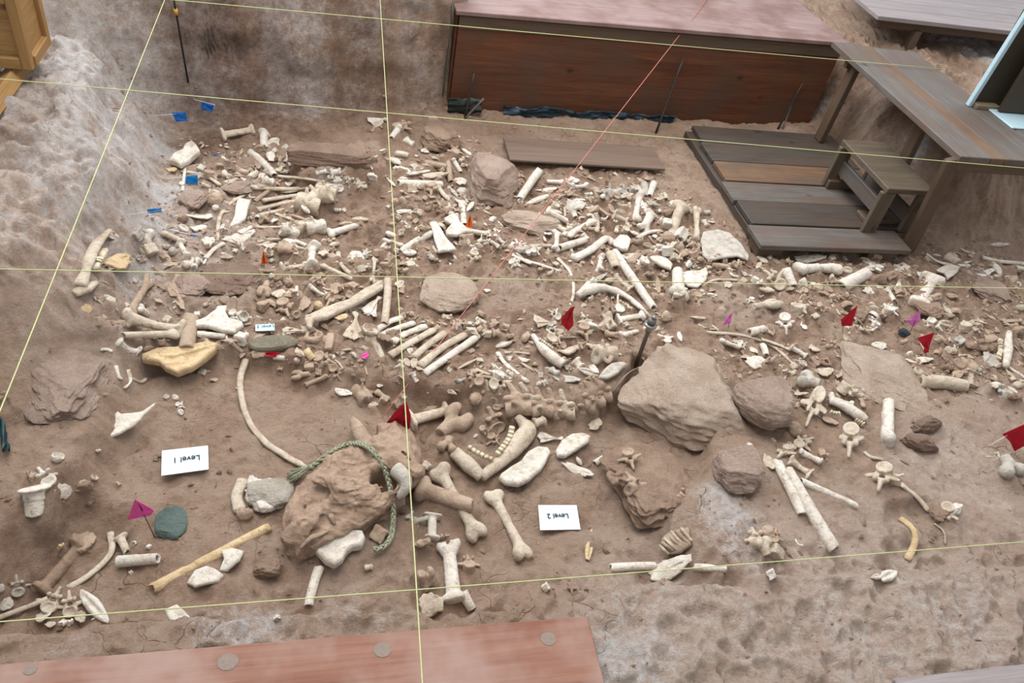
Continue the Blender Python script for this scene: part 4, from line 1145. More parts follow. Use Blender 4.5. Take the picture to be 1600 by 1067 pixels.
stick('top_rail', np.array([bx0, by0, .735]) - nrm * .012, np.array([bx1, by1, .735]) - nrm * .012, .085, .012, WM['lumber'], box, ZD)

# grey plywood board lying in front of the box
pb = [unp(780, 201, .165), unp(1024, 211, .165), unp(1040, 264, .165), unp(797, 249, .165)]
d_ = pb[2] - pb[3]
o = board('plywood_board', pb[3], d_, pb[0] - pb[3], np.linalg.norm(d_), .30, .018, WM['board'])
tag(o, 'thin grey-brown plywood sheet lying flat in front of the plywood box', 'board')

# low platform of six planks
PZ = .22
plat = root_at('platform', (3.1, 4.3, .1), 'low wooden platform of weathered planks lying on the pit floor', 'platform')
ys = [3.52, 3.75, 4.02, 4.26, 4.52, 4.78, 5.04]
mats = ['grey', 'dark', 'grey', 'tan', 'dark', 'dark']
for i in range(6):
    xl = 2.56 + .09 * (ys[i] - 3.5) / 1.5 + (.0, .02, -.01, .015, 0, .01)[i]
    board('plank', (xl, ys[i] + .004, PZ + (.0, .004, -.002, .003, 0, -.003)[i]), XD, YD, 3.62 + (i > 0) * .1 - xl + .02 * i, ys[i + 1] - ys[i] - .012, .035, WM[mats[i]], plat)
for x_ in (2.66, 3.10, 3.5):
    board('bearer', (x_, 3.58, PZ - .036), YD, (-1, 0, 0), 1.42, .07, .05, WM['dark'], plat)
board('block', (2.58, 3.56, PZ - .04), XD, YD, .17, .14, .07, WM['lumber'], plat)
board('block', (3.36, 3.56, PZ - .04), XD, YD, .2, .14, .07, WM['lumber'], plat)

# small step standing on the platform
st = root_at('step_stool', (3.5, 4.0, PZ), 'small grey-brown wooden step standing on the plank platform', 'step')
SZ = .55
board('tread', (3.37, 3.70, SZ), XD, YD, .34, .61, .035, WM['stool'], st)
stick('leg', (3.40, 3.72, PZ), (3.40, 3.72, SZ - .035), .035, .10, WM['stool'], st, YD)
stick('leg', (3.40, 4.27, PZ), (3.40, 4.27, SZ - .035), .035, .10, WM['stool'], st, YD)
stick('leg', (3.68, 3.74, PZ), (3.68, 3.74, SZ - .035), .035, .08, WM['stool'], st, YD)
stick('leg', (3.68, 4.27, PZ), (3.68, 4.27, SZ - .035), .035, .08, WM['stool'], st, YD)
stick('side_rail', (3.43, 3.74, .37), (3.43, 4.26, .37), .10, .03, WM['grey'], st, ZD)
stick('side_rail', (3.66, 3.74, .33), (3.66, 4.26, .33), .10, .03, WM['grey'], st, ZD)
board('foot', (3.36, 4.22, PZ + .06), XD, YD, .3, .05, .06, WM['lumber'], st)
board('shelf', (3.42, 3.80, PZ + .035), XD, YD, .26, .12, .03, WM['lumber'], st)

# raised walkway
WZ = .885
wk = root_at('walkway', (3.9, 4.4, .6), 'raised plank walkway on brown posts at the right bank', 'walkway')
board('plank', (3.57, 3.53, WZ), YD, (-1, 0, 0), 1.62, .215, .04, WM['grey'], wk).location.x += .215
board('plank', (3.79, 3.53, WZ), YD, (-1, 0, 0), 1.60, .095, .04, WM['tan'], wk).location.x += .095
board('plank', (3.89, 3.53, WZ), YD, (-1, 0, 0), 1.58, .36, .04, WM['grey'], wk).location.x += .36
board('plank', (4.26, 3.53, WZ), YD, (-1, 0, 0), .85, .34, .04, WM['grey'], wk).location.x += .34
board('crossbeam', (3.60, 3.55, WZ - .041), XD, YD, 1.1, .04, .07, WM['lumber'], wk)
board('crossbeam', (3.62, 4.95, WZ - .041), XD, YD, .6, .04, .07, WM['lumber'], wk)
stick('post', (3.66, 4.93, PZ), (3.68, 4.93, WZ - .04), .09, .045, WM['lumber'], wk)
stick('post', (3.80, 4.15, .2), (3.76, 4.15, WZ - .04), .09, .045, WM['lumber'], wk)
stick('post', (3.70, 3.64, PZ - .1), (3.56, 3.56, WZ - .03), .11, .04, WM['lumber'], wk, (1, .2, 0))
stick('brace', (3.72, 3.80, .42), (3.70, 3.62, .42), .05, .04, WM['lumber'], wk, ZD)

# decking beyond the walkway
dk = root_at('deck', (5.2, 6.2, .8), 'pale grey plank deck beyond the raised walkway', 'deck')
for i, y_ in enumerate((5.60, 5.80, 6.0, 6.2, 6.4)):
    board('plank', (4.18 + .06 * i - (.05 if i % 2 else 0), y_, .955), XD, YD, 3.6, .192, .035, WM['deck'], dk)
board('bearer', (4.28, 5.66, .918), XD, YD, 3.3, .05, .07, WM['lumber'], dk)
stick('post', (4.62, 5.67, .66), (4.62, 5.67, .86), .09, .06, WM['lumber'], dk)

# display stand at the right edge
DARKP = plain('dark olive panel', s2l(66, 58, 48), 0.5)
PALE = plain('pale blue painted edge', s2l(172, 196, 204), 0.4)
ZP = unp(1513, 165, WZ)
ds = root_at('display_stand', ZP, 'dark panel with pale blue edge on a steel foot standing on the walkway', 'display stand')
stick('edge_strip', ZP, ZP + np.array([.03, 0, .62]), .035, .03, PALE, ds)
board('panel', ZP + np.array([.02, .012, .01]), XD, ZD, .8, .62, .02, DARKP, ds)
board('side_panel', ZP + np.array([.16, -.10, .02]), XD, ZD, .6, .6, .03, DARKP, ds)
board('foot_plate', ZP + np.array([.12, -.30, .012]), XD, YD, .4, .26, .012, PALE, ds)
board('panel_base', ZP + np.array([.02, -.05, .03]), XD, YD, .18, .06, .03, plain('olive rail', s2l(120, 108, 86), .6), ds)

# pine crate at the upper left
cr = root_at('pine_crate', (-1.6, 4.2, .72), 'yellow pine crate on the left bank in the upper left corner', 'crate')
cx, cy, cz = -1.40, 4.06, .74
PN = WM['pine']
board('front_panel', (cx - .9, cy + .02, cz + .02), XD, ZD, .88, .6, .015, PN, cr)
board('side_panel', (cx - .012, cy + .03, cz + .02), YD, ZD, .26, .6, .012, PN, cr)
stick('corner_post', (cx - .02, cy + .01, cz), (cx - .02, cy + .01, cz + .64), .045, .05, PN, cr)
stick('corner_post', (cx - .01, cy + .29, cz), (cx - .01, cy + .29, cz + .64), .045, .05, PN, cr)
stick('rail', (cx - .9, cy, cz + .03), (cx - .045, cy, cz + .03), .055, .03, PN, cr, ZD)
stick('rail', (cx - .9, cy, cz + .33), (cx - .045, cy, cz + .33), .03, .03, PN, cr, ZD)
stick('rail', (cx - .0, cy + .03, cz + .03), (cx - .0, cy + .27, cz + .03), .055, .03, PN, cr, ZD)
board('bottom_panel', (cx - .9, cy, cz + .015), XD, YD, .9, .3, .015, PN, cr)
o = stick('pine_beam', unp(-30, 190, .66), unp(22, 118, .68) + np.array([0, .1, 0]), .10, .07, PN, None)
tag(o, 'pine beam under the yellow crate, running into the left bank', 'beam')

# boards on the front bank
o = board('red_board', (-1.3, .86, .235), XD, YD, 2.19, .395, .03, WM['red'])
tag(o, 'long worn red board lying on the front bank at the bottom edge', 'board')
KN = plain('grey knot', s2l(128, 112, 102), .7)
for kpx, kpy, kr in ((356, 1034, .030), (598, 1015, .028), (857, 998, .026), (47, 1046, .018)):
    kx, ky = unp(kpx, kpy, .235)[:2]
    bm = bmesh.new(); bmesh.ops.create_cone(bm, cap_ends=True, segments=28, radius1=kr, radius2=kr * .9, depth=.006)
    for v in bm.verts: v.co.x *= 1.15
    m_ = bpy.data.meshes.new('knot'); bm.to_mesh(m_); bm.free()
    link('knot', m_, KN, o, Matrix.Translation((kx, ky, .2335)))
o = board('pale_board', (1.93, .55, .24), XD, YD, 1.9, .38, .03, WM['deck'])
tag(o, 'pale lavender board at the bottom right corner', 'board')
# ------------------------------------------------------------------ put the bones in
NAMES = {'L': ('long_bone', 'long bone', 'whole long bones in the bone bed'), 'S': ('bone_shaft', 'broken bone shaft', 'broken bone shafts in the bone bed'),
         'H': ('broken_long_bone', 'one-ended long bone', 'half long bones in the bone bed'), 'M': ('foot_bone', 'foot bone with forked end', 'foot bones in the bone bed'),
         'R': ('rib_bone', 'curved rib', 'ribs in the bone bed'), 'V': ('vertebra', 'winged vertebra', 'vertebrae in the bone bed'), 'U': ('spool_vertebra', 'spool-shaped vertebra', 'articulated vertebrae in the bone bed'),
         'K': ('knuckle_bone', 'knobbly ankle bone', 'lumpy joint bones in the bone bed'), 'k': ('bone_chunk', 'small bone chunk', 'bone chunks in the bone bed'), 'F': ('toe_bone', 'short toe bone', 'toe bones in the bone bed'),
         'C': ('shoulder_blade', 'fan-shaped blade bone', 'blade bones in the bone bed'), 'P': ('flat_bone', 'flat bone plate', 'flat bone pieces in the bone bed'),
         'N': ('bone_splinter', 'thin bone splinter', 'bone splinters in the bone bed'), 'Q': ('hip_bone', 'hip bone with an oval hole', 'hip bones in the bone bed'), 'D': ('joint_end', 'thick bone joint end', 'heavy joint ends in the bone bed')}
LM = [('the left orange flag', 412, 402), ('the rear orange flag', 733, 347), ('the Level 1 card', 290, 720), ('the Level 2 card', 873, 808), ('the small half-hidden card', 412, 511),
      ('the big angular boulder', 1062, 612), ('the rounded boulder', 1200, 628), ('the long flat slab', 1385, 580), ('the split brown rock', 1446, 678), ('the squarish stone block', 1155, 730),
      ('the tall rear boulder', 773, 278), ('the low tan mound', 700, 455), ('the green pebble', 267, 817), ('the horned skull', 540, 770), ('the steel post', 1008, 530), ('the platform front edge', 1290, 392),
      ('the fan of broad ribs', 690, 545), ('the low soil block', 520, 240), ('the lowest blue flag', 303, 376), ('the square blue flag', 299, 282), ('the pink flag near the boulders', 1137, 498),
      ('the pink flag near the dark stone', 1430, 497), ('the bottle-shaped red flag', 887, 497), ('the slanted red flag', 1327, 493), ('the red flag over the slab', 1447, 535), ('the large red flag', 625, 650),
      ('the red flag at the right edge', 1585, 680), ('the grey plywood sheet', 910, 235), ('the big pale shoulder blade', 1130, 385), ('the toothed lower jaw', 770, 715), ('the left bank jaw', 150, 400),
      ('the tassel of the braided cord', 470, 750), ('the bone-bearing soil block', 1020, 750), ('the ridged tooth plate', 1055, 840), ('the two front knotted boards', 640, 1000), ('the grey flat stone', 425, 536),
      ('the long tapering blade bone', 540, 480), ('the curved socketed jaw', 965, 465), ('the crossing of the two front strings', 649, 915), ('the lower left bank jaw', 60, 900),
      ('the tan boulder by the red string', 835, 345)]
LM = [l for l in LM if l[0] not in ('the two front knotted boards', 'the lower left bank jaw')]
ORD = ['nearest', 'second nearest', 'third nearest', 'fourth nearest', 'fifth nearest', 'sixth nearest', 'seventh nearest', 'eighth nearest', 'ninth nearest', 'tenth nearest', 'eleventh nearest', 'twelfth nearest']
_groups = {}
for b in BONES:
    k = b['kind']
    sizepx = max(b['len'], b['w'])
    if k == 'K' and sizepx < 12: k = 'k'
    b['nk'] = k
    c = b['c']
    best = min(LM, key=lambda l: (l[1] - c[0]) ** 2 + (l[2] - c[1]) ** 2)
    dx, dy = c[0] - best[1], c[1] - best[2]
    if abs(dx) > 2.2 * abs(dy): rel = 'right of' if dx > 0 else 'left of'
    elif abs(dy) > 2.2 * abs(dx): rel = 'in front of' if dy > 0 else 'behind'
    else: rel = ('right' if dx > 0 else 'left') + (' in front of' if dy > 0 else ' behind')
    lim = {'k': (6, 9), 'K': (15, 22), 'N': (14, 26), 'P': (12, 24), 'R': (30, 60), 'V': (20, 32), 'U': (18, 26), 'F': (14, 20), 'C': (30, 60)}.get(k, (26, 55))
    sz = 'small' if sizepx < lim[0] else ('medium' if sizepx < lim[1] else 'large')
    key = (best[0], rel, b['tone'], k, sz)
    b['key'] = key; b['d'] = math.hypot(dx, dy)
    _groups.setdefault(key, []).append(b)
for key, bs in _groups.items():
    bs.sort(key=lambda q: q['d'])
    for i, b in enumerate(bs):
        lm, rel, tn, k, sz = key
        rel_ = rel if ' ' not in rel or rel in ('right of', 'left of', 'in front of') else {'right behind': 'above-right of', 'left behind': 'above-left of', 'right in front of': 'below-right of', 'left in front of': 'below-left of'}[rel]
        base = '%s %s %s %s %s' % (sz, TONE[tn], NAMES[k][1].replace('small ', ''), rel_, lm)
        b['label'] = base if len(bs) == 1 else ('%s %s' % (ORD[min(i, 11)], base))

_mc = {}


def toned(me, tone):
    k = (me.name, tone)
    if k not in _mc:
        m = me.copy(); m.name = me.name + '_' + TONE[tone]
        m.materials.clear(); m.materials.append(BM[tone]); _mc[k] = m
    return _mc[k]


def smooth_path(pts, sub_n=5):
    pts = [np.array(p, float) for p in pts]
    P = [2 * pts[0] - pts[1]] + pts + [2 * pts[-1] - pts[-2]]
    out = []
    for i in range(1, len(P) - 2):
        for s in range(sub_n):
            t = s / sub_n
            a, b_, c, d = P[i - 1], P[i], P[i + 1], P[i + 2]
            out.append(.5 * ((2 * b_) + (-a + c) * t + (2 * a - 5 * b_ + 4 * c - d) * t * t + (-a + 3 * b_ - 3 * c + d) * t ** 3))
    out.append(pts[-1])
    return np.array(out)


def sweep(name, pts, rad, flat=.55, ring=9, up=(0, 0, 1), rough=.0, seed=0, caps=True):
    """a tube along pts; rad(t) gives half width; flat = thickness / width"""
    pts = np.array(pts); n = len(pts)
    T = np.gradient(pts, axis=0); T /= np.linalg.norm(T, axis=1)[:, None] + 1e-9
    up = np.array(up, float)
    V = []
    for i in range(n):
        s = np.cross(T[i], up); s /= np.linalg.norm(s) + 1e-9
        u = np.cross(s, T[i])
        r = rad(i / (n - 1))
        for k in range(ring):
            a = 2 * math.pi * k / ring
            V.append(pts[i] + s * math.cos(a) * r + u * math.sin(a) * r * flat)
    V = np.array(V)
    if rough: V = V + (n3(V, .03, seed) * rough)[:, None] * np.array([.6, .6, 1])
    F = []
    for i in range(n - 1):
        for k in range(ring):
            k2 = (k + 1) % ring
            F.append((i * ring + k, i * ring + k2, (i + 1) * ring + k2, (i + 1) * ring + k))
    F.append(tuple(range(ring - 1, -1, -1))); F.append(tuple((n - 1) * ring + k for k in range(ring)))
    return new_mesh(name, V, F)


for bi, b in enumerate(BONES):
    k = b['kind']; nm, _, grp = NAMES[b['nk']]
    P3 = b['P3']; wm = b['wm']
    if k == 'R':
        pts = smooth_path(P3, 6)
        ln = float(np.linalg.norm(np.diff(pts, axis=0), axis=1).sum())
        c0 = pts.mean(0)
        hw = wm / 2
        me = sweep('rib_mesh', pts - c0, lambda t: hw * (.95 + .2 * min(1, abs(t - .5) * 2) ** 3 - .35 * (t > .95)), .6 if wm > .02 else .8, 8, rough=.003, seed=bi)
        me.materials.append(BM[b['tone']])
        o = link(nm, me)
        o.location = Vector([float(v) for v in c0])
    else:
        A, Bp = P3[0], P3[-1]
        C_ = (A + Bp) / 2
        d = Bp - A; L = max(float(np.linalg.norm(d)), wm * .45)
        if k in 'VU': L = max(L + wm * .45, wm * .75); C_ = C_ - d / (np.linalg.norm(d) + 1e-9) * wm * .15
        if k == 'D': L = max(L, wm * .9)
        ex = Vector([float(v) for v in d]).normalized()
        nz = Vector([float(v) for v in normal_at(C_[0], C_[1])])
        ez = (nz * .75 + Vector((0, 0, .4))).normalized()
        ey = ez.cross(ex)
        if ey.length < .1: ey = Vector((1, 0, 0))
        ey.normalize(); ez = ex.cross(ey)
        roll = {'V': .5, 'U': .5, 'C': .12, 'P': .3, 'Q': .1, 'D': .6, 'K': 3.1, 'N': .8}.get(k, 1.2)
        th = random.uniform(-roll, roll)
        r_ = Matrix.Rotation(th, 3, 'X')
        flipy = -1 if random.random() < .5 else 1
        Rm = Matrix(((ex.x, ey.x, ez.x), (ex.y, ey.y, ez.y), (ex.z, ey.z, ez.z))) @ r_
        pr, th_ = PROTO[k][int(rng.integers(len(PROTO[k])))]
        if b['nk'] == 'K' and rng.random() < .3: pr, th_ = PROTO['VU'[int(rng.integers(2))]][int(rng.integers(2))]
        if k == 'V' and b['wm'] > .075: pr, th_ = PROTO[k][bi % 3]
        zs = wm
        if k in 'P': zs = wm * random.uniform(.7, 1.1)
        S = Matrix(((L, 0, 0), (0, wm * flipy, 0), (0, 0, zs)))
        if flipy < 0: S = Matrix(((L, 0, 0), (0, wm, 0), (0, 0, zs))) @ Matrix.Rotation(0, 3, 'X')
        M3 = Rm @ S
        mw = M3.to_4x4(); mw.translation = Vector([float(v) for v in C_])
        o = link(nm, toned(pr, b['tone']), mw=mw)
    tag(o, b['label'], 'bone', grp)


# ------------------------------------------------------------------ large flat bones, each with its own outline
def outlined(px_poly, z0, half, rim, n=64, dome=0.0, extra=None, wob=.004, seed=1):
    w = [unp(p[0], p[1], z0)[:2] for p in px_poly]
    w = np.array(w); c = np.array([*w.mean(0), z0])
    w2 = w - c[:2]
    lo = w2.min(0) - .03; hi = w2.max(0) + .03
    R = np.abs(w2).max()

    def fn(P):
        d2 = poly_sd(P[:, 0], P[:, 1], w2) + n3(P, .05, seed) * wob
        z = P[:, 2] - dome * (1 - (P[:, 0] ** 2 + P[:, 1] ** 2) / R ** 2)
        a = d2 + rim; b_ = np.abs(z) - half + rim
        d = np.sqrt(np.maximum(a, 0) ** 2 + np.maximum(b_, 0) ** 2) + np.minimum(np.maximum(a, b_), 0) - rim
        return extra(P, d, d2, c) if extra else d
    zz = half + abs(dome) + .02
    V, Q = surf(fn, (lo[0], lo[1], -zz), (hi[0], hi[1], zz), n)
    V[:, 2] += n3(V, .06, seed + 3) * wob * 1.5 + n3(V, .02, seed + 4) * wob * .6
    return V, Q, c


for i, (tone, lift, half, poly, lab, ridge) in enumerate(TR):
    cpx = np.mean(poly, axis=0)
    gz = np.mean([hit(p[0], p[1], 0, GF)[2] for p in poly[::2]] + [hit(cpx[0], cpx[1], 0, GF)[2]])
    half = half * .72
    z0 = float(gz) + lift * .5 + half * .5

    def ex_(P, d, d2, c, ridge=ridge, half=half, z0=z0):
        d = np.minimum(d, 1)
        # thinner in the middle, thicker at the rim
        mid = np.clip((-d2 - .012) / .03, 0, 1)
        d = d + mid * half * .55
        if ridge:
            q = [unp(r_[0], r_[1], z0) - c for r_ in ridge]
            for a, b_ in zip(q[:-1], q[1:]):
                d = sm(d, cap(P, a + [0, 0, half], b_ + [0, 0, half], .008, .006), .012)
        return d
    V, Q, c = outlined(poly, z0, half, min(half * .8, .013), 76, .010, ex_, seed=i + 60)
    o = link('flat_bone' if i not in (0, 3, 8) else 'shoulder_blade', new_mesh('plate_mesh', V, Q), BM[tone])
    o.location = Vector([float(v) for v in c])
    tag(o, lab, 'bone', 'large flat bones of the bone bed')
# ------------------------------------------------------------------ stones and lumps of soil
def rock(name, cx, cy, wpx, hpx, sz, mat, label, seed=1, rot=0.0, blk=.5, cat='rock', sink=.25, tilt=0.0, rough=.05, cuts=7, res=40):
    p = hit(cx, cy, sz * .5 * (1 - sink), GF)
    kk = depth_of(p) / F_PX
    d = ray(cx, cy); a = math.asin(-d[2])
    sx = wpx * kk; sy = max((hpx * kk - sz * math.cos(a)) / math.sin(a), sz * .6)
    r = np.random.default_rng(seed)
    pl = []
    for _ in range(cuts):
        v = r.normal(size=3); v[2] = abs(v[2]) * .6; v /= np.linalg.norm(v); pl.append((v, r.uniform(.34, .44)))

    def fn(P):
        q = P * 2
        pw = 2 + 4 * blk
        dd = ((np.abs(q) ** pw).sum(1) ** (1 / pw) - 1) * .45
        for v, c in pl: dd = -sm(-dd, -(P @ v - c), .02)
        return dd
    V, Q = surf(fn, (-.56, -.56, -.56), (.56, .56, .56), res)
    dv = V / (np.linalg.norm(V, axis=1)[:, None] + 1e-9)
    V = V + dv * (n3(V, .35, seed) * rough * 1.8 + n3(V, .12, seed + 5) * rough * 1.3 - np.abs(n3(V, .16, seed + 6)) * rough * 1.6 + n3(V, .05, seed + 8) * rough * .8)[:, None]
    lo, hi = V.min(0), V.max(0)
    V = (V - (lo + hi) / 2) / (hi - lo) * [sx, sy, sz]
    o = link(name, new_mesh(name + '_mesh', V, Q), RM[mat])
    o.location = Vector([float(v) for v in p]); o.rotation_euler = (tilt, tilt * .5, rot)
    tag(o, label, cat)
    return o


big = rock('boulder', 1062, 610, 205, 190, .25, 'tan', 'big angular sandy boulder standing on the ledge behind the Level 2 card', 5, -.12, .6, tilt=.05, rough=.035, cuts=9, res=84)
rock('boulder', 1200, 626, 102, 114, .20, 'mauve', 'rounded mauve boulder just right of the big angular boulder', 12, .2, .1, rough=.03, cuts=3, res=60)
rock('slab', 1382, 583, 142, 96, .08, 'tan', 'long flat sloping slab right of the rounded boulder', 21, -.45, .7, tilt=.06, rough=.035, res=66)
rock('split_stone', 1450, 662, 60, 36, .08, 'brown', 'rear half of the split brown rock, right of the upright white long bone', 31, .2, .1)
rock('split_stone', 1438, 690, 62, 40, .08, 'brown', 'front half of the split brown rock, right of the upright white long bone', 33, -.3, .1)
rock('stone_block', 1155, 731, 86, 86, .11, 'mauve', 'squarish mauve stone block in front of the rounded boulder', 41, .5, .6, rough=.03, cuts=8, res=60)
rock('boulder', 773, 279, 80, 102, .2, 'mauve', 'tall mauve boulder left of the grey plywood sheet', 52, .1, .3, rough=.03, res=60)
rock('boulder', 832, 346, 56, 76, .10, 'tan', 'tan boulder under the red string, in front of the tall rear boulder', 55, 1.3, .2)
rock('mound', 700, 456, 98, 80, .10, 'tan', 'low smooth tan mound behind the fan of broad ribs', 61, .2, .05, rough=.03, cuts=2, res=60)
rock('soil_block', 98, 588, 128, 150, .10, 'mauve', 'large crusted soil block on the left bank, beside the tan blade bones', 71, .3, .7, rough=.045, sink=.35, res=72)
rock('soil_block', 1020, 748, 135, 140, .11, 'clod', 'bone-bearing soil block left of the squarish stone block', 81, .2, .7, rough=.05, res=72)
rock('pale_stone', 424, 768, 74, 66, .06, 'grey', 'pale crusted lump left of the tassel of the braided cord', 91, .3, .3, rough=.04)
rock('flat_stone', 427, 537, 74, 34, .05, 'olive', 'smooth olive-grey stone partly covering the small card', 95, .1, .1, rough=.015, cuts=1)
rock('green_pebble', 267, 817, 48, 58, .035, 'green', 'smooth blue-green pebble right of the large pink flag', 101, .1, .1, cat='stone', rough=.02, cuts=2)
rock('dark_stone', 1413, 519, 22, 16, .03, 'dark', 'small blue-black stone below the pink flag on the right', 105, .3, .2, cat='stone')
rock('soil_clod', 417, 886, 46, 44, .06, 'clod', 'rough brown clod below the pale crusted lump', 111, .1, .5, rough=.06)
rock('soil_clod', 690, 216, 62, 50, .12, 'clod', 'rounded brown clod under a flat bone near the plywood box corner', 115, .1, .2, rough=.05)
rock('soil_block', 520, 243, 140, 44, .09, 'brown', 'long low brown soil block at the foot of the rear wall', 121, .02, .8, rough=.025, cuts=3, res=60)
rock('round_stone', 301, 312, 44, 38, .05, 'mauve', 'round mauve stone just below the square blue flag', 125, .1, .1)
rock('round_stone', 372, 292, 46, 30, .05, 'mauve', 'oval mauve stone right of the square blue flag', 128, .1, .1)
rock('soil_block', 362, 432, 92, 66, .05, 'brown', 'crusty brown soil patch left of the left orange flag', 131, .2, .4, rough=.05)
rock('soil_block', 302, 446, 52, 48, .05, 'mauve', 'pinkish crumbling lump left of the crusty brown patch', 133, .2, .3, rough=.05)
rock('red_pebble', 629, 799, 14, 12, .02, 'brown', 'tiny reddish pebble between the braided cord and the string', 137, .1, .1, cat='stone')
rock('soil_clod', 1545, 452, 60, 46, .07, 'mauve', 'pinkish lump at the foot of the right bank beside the curved white rib', 141, .1, .3, rough=.06)
rock('soil_clod', 1470, 800, 40, 30, .03, 'clod', 'low clod between the curved rib and the right-hand bank', 143, .1, .3, rough=.06)
rock('soil_clod', 1452, 480, 46, 34, .05, 'clod', 'low brown clod right of the flared white long bone', 145, .1, .3, rough=.06)
rock('round_stone', 130, 760, 30, 22, .04, 'clod', 'small brown lump at the foot of the left bank above two white bones', 147, .1, .3, rough=.05)

# ------------------------------------------------------------------ horned skull
SKP = [(440, 828), (447, 800), (462, 775), (475, 752), (497, 738), (520, 715), (548, 706), (575, 702), (588, 690), (584, 672), (602, 670), (610, 656), (627, 668), (641, 685), (650, 702), (656, 725), (650, 744), (634, 752), (628, 775),
       (612, 790), (590, 808), (568, 824), (520, 835), (490, 852), (466, 866), (448, 850)]
gs = float(np.mean([hit(p[0], p[1], 0, G0)[2] for p in SKP[::3]]))
SZ0 = gs + .065


def sk_extra(P, d, d2, c):
    q = lambda px, py, z: unp(px, py, SZ0 + z) - c
    # sides fall away, muzzle lower than the crown
    m0 = q(450, 845, 0); m1 = q(640, 690, 0)
    ax = (m1 - m0)[:2]; L = np.linalg.norm(ax); ax /= L
    t = ((P[:, :2] - m0[:2]) @ ax) / L
    top = .055 + .05 * np.clip(t, 0, 1) - .9 * np.clip(.055 + d2, 0, 1) + .012 * np.sin(t * 17)
    d = np.maximum(d, (P[:, 2] - top) * .8)
    d = sm(d, cap(P, q(450, 838, .03), q(592, 722, .085), .022, .03), .03)          # nasal ridge
    d = sm(d, cap(P, q(500, 842, .01), q(592, 792, .03), .02, .028), .03)           # cheek bar
    d = sm(d, cap(P, q(590, 690, .09), q(650, 735, .09), .03, .032), .03)           # crown ridge
    o = q(601, 752, .07)
    d = sm(d, ell(P, o - [0, 0, .03], (.072, .066, .05)), .02)                      # eye ring
    d = sub(d, ell(P, o + [0, 0, .0], (.054, .05, .09)), .006)
    for (a, b_, r_) in (((470, 800, .055), (520, 765, .08), .016), ((548, 728, .10), (572, 716, .10), .018), ((505, 812, .05), (560, 792, .07), .014), ((628, 706, .11), (640, 722, .11), .014), ((478, 838, .04), (500, 826, .05), .012), ((540, 762, .1), (560, 756, .1), .014)):
        d = sub(d, cap(P, q(*a), q(*b_), r_ * .8), .006)
    for k, (px, py, z) in enumerate(((512, 745, .085), (528, 757, .085), (500, 752, .08))):      # crumbling patch
        d = sm(d, ell(P, q(px, py, z), (.045, .035, .02)), .006)
    blkn = np.floor(n3(P, .09, 5) * 5) / 5
    d = d + blkn * .02 + n3(P, .028, 6) * .008 + np.abs(n3(P, .022, 19)) * .010 + n3(P, .011, 29) * .005 - .002
    return d


V, Q, skc = outlined(SKP, SZ0, .10, .03, 165, 0, sk_extra, wob=.016, seed=44)
SKW = Matrix.Translation(Vector([float(v) for v in skc]))
SKM = bone_mat('soil-crusted skull bone', s2l(172, 146, 125), s2l(140, 114, 95))
sk = root_at('horned_skull', skc, 'large soil-brown horned skull lying under the green braided cord', 'skull')
sko = link('cranium', new_mesh('cranium_mesh', V, Q), SKM, sk, SKW)


def cone_horn(name, pts, r0, mat, parent):
    pts = smooth_path(pts, 6)
    return link(name, sweep('horn_mesh', pts, lambda t: (1 if t < .93 else .75) * r0 * (1 - .55 * t ** 1.3), 1.0, 14, rough=.006, seed=9), mat, parent)


zk = skc[2]
cone_horn('horn_core', [unp(586, 712, zk + .03), unp(574, 696, zk + .03), unp(560, 672, zk + .03), unp(551, 655, zk + .03)], .042, BM['t'], sk)
hc = cone_horn('horn_sheath', [unp(620, 734, zk + .08), unp(632, 746, zk + .085), unp(634, 762, zk + .07), unp(622, 778, zk + .04)], .034, BM['g'], sk)
hc['label'] = 'grey curved horn sheath'
for px, py, qx, qy, r_ in ((532, 772, 545, 796, .012), (514, 800, 522, 816, .011), (468, 852, 512, 826, .010), (556, 728, 580, 714, .010), (500, 742, 528, 740, .010), (476, 820, 492, 808, .010)):
    a_ = unp(px, py, zk + .05); b_ = unp(qx, qy, zk + .06)
    m_ = (a_ + b_) / 2 + np.array([0, 0, .008])
    link('bone_flake', sweep('flake', smooth_path([a_ - [0, 0, .02], m_, b_ - [0, 0, .02]], 5), lambda t: r_ * (1.1 - abs(t - .5)), .5, 8, rough=.012, seed=int(px)), SKM, sk)
# ------------------------------------------------------------------ jaws with teeth
TOOTH = bone_mat('yellowed tooth', s2l(222, 210, 186), s2l(190, 160, 112))
bm = bmesh.new(); bmesh.ops.create_cube(bm, size=1.0); bmesh.ops.bevel(bm, geom=bm.edges[:], offset=.16, segments=1, affect='EDGES')
for v in bm.verts:
    if v.co.z > .3 and abs(v.co.x) < .3: v.co.z -= .1
TM = bpy.data.meshes.new('tooth_mesh'); bm.to_mesh(TM); bm.free(); TM.materials.append(TOOTH)


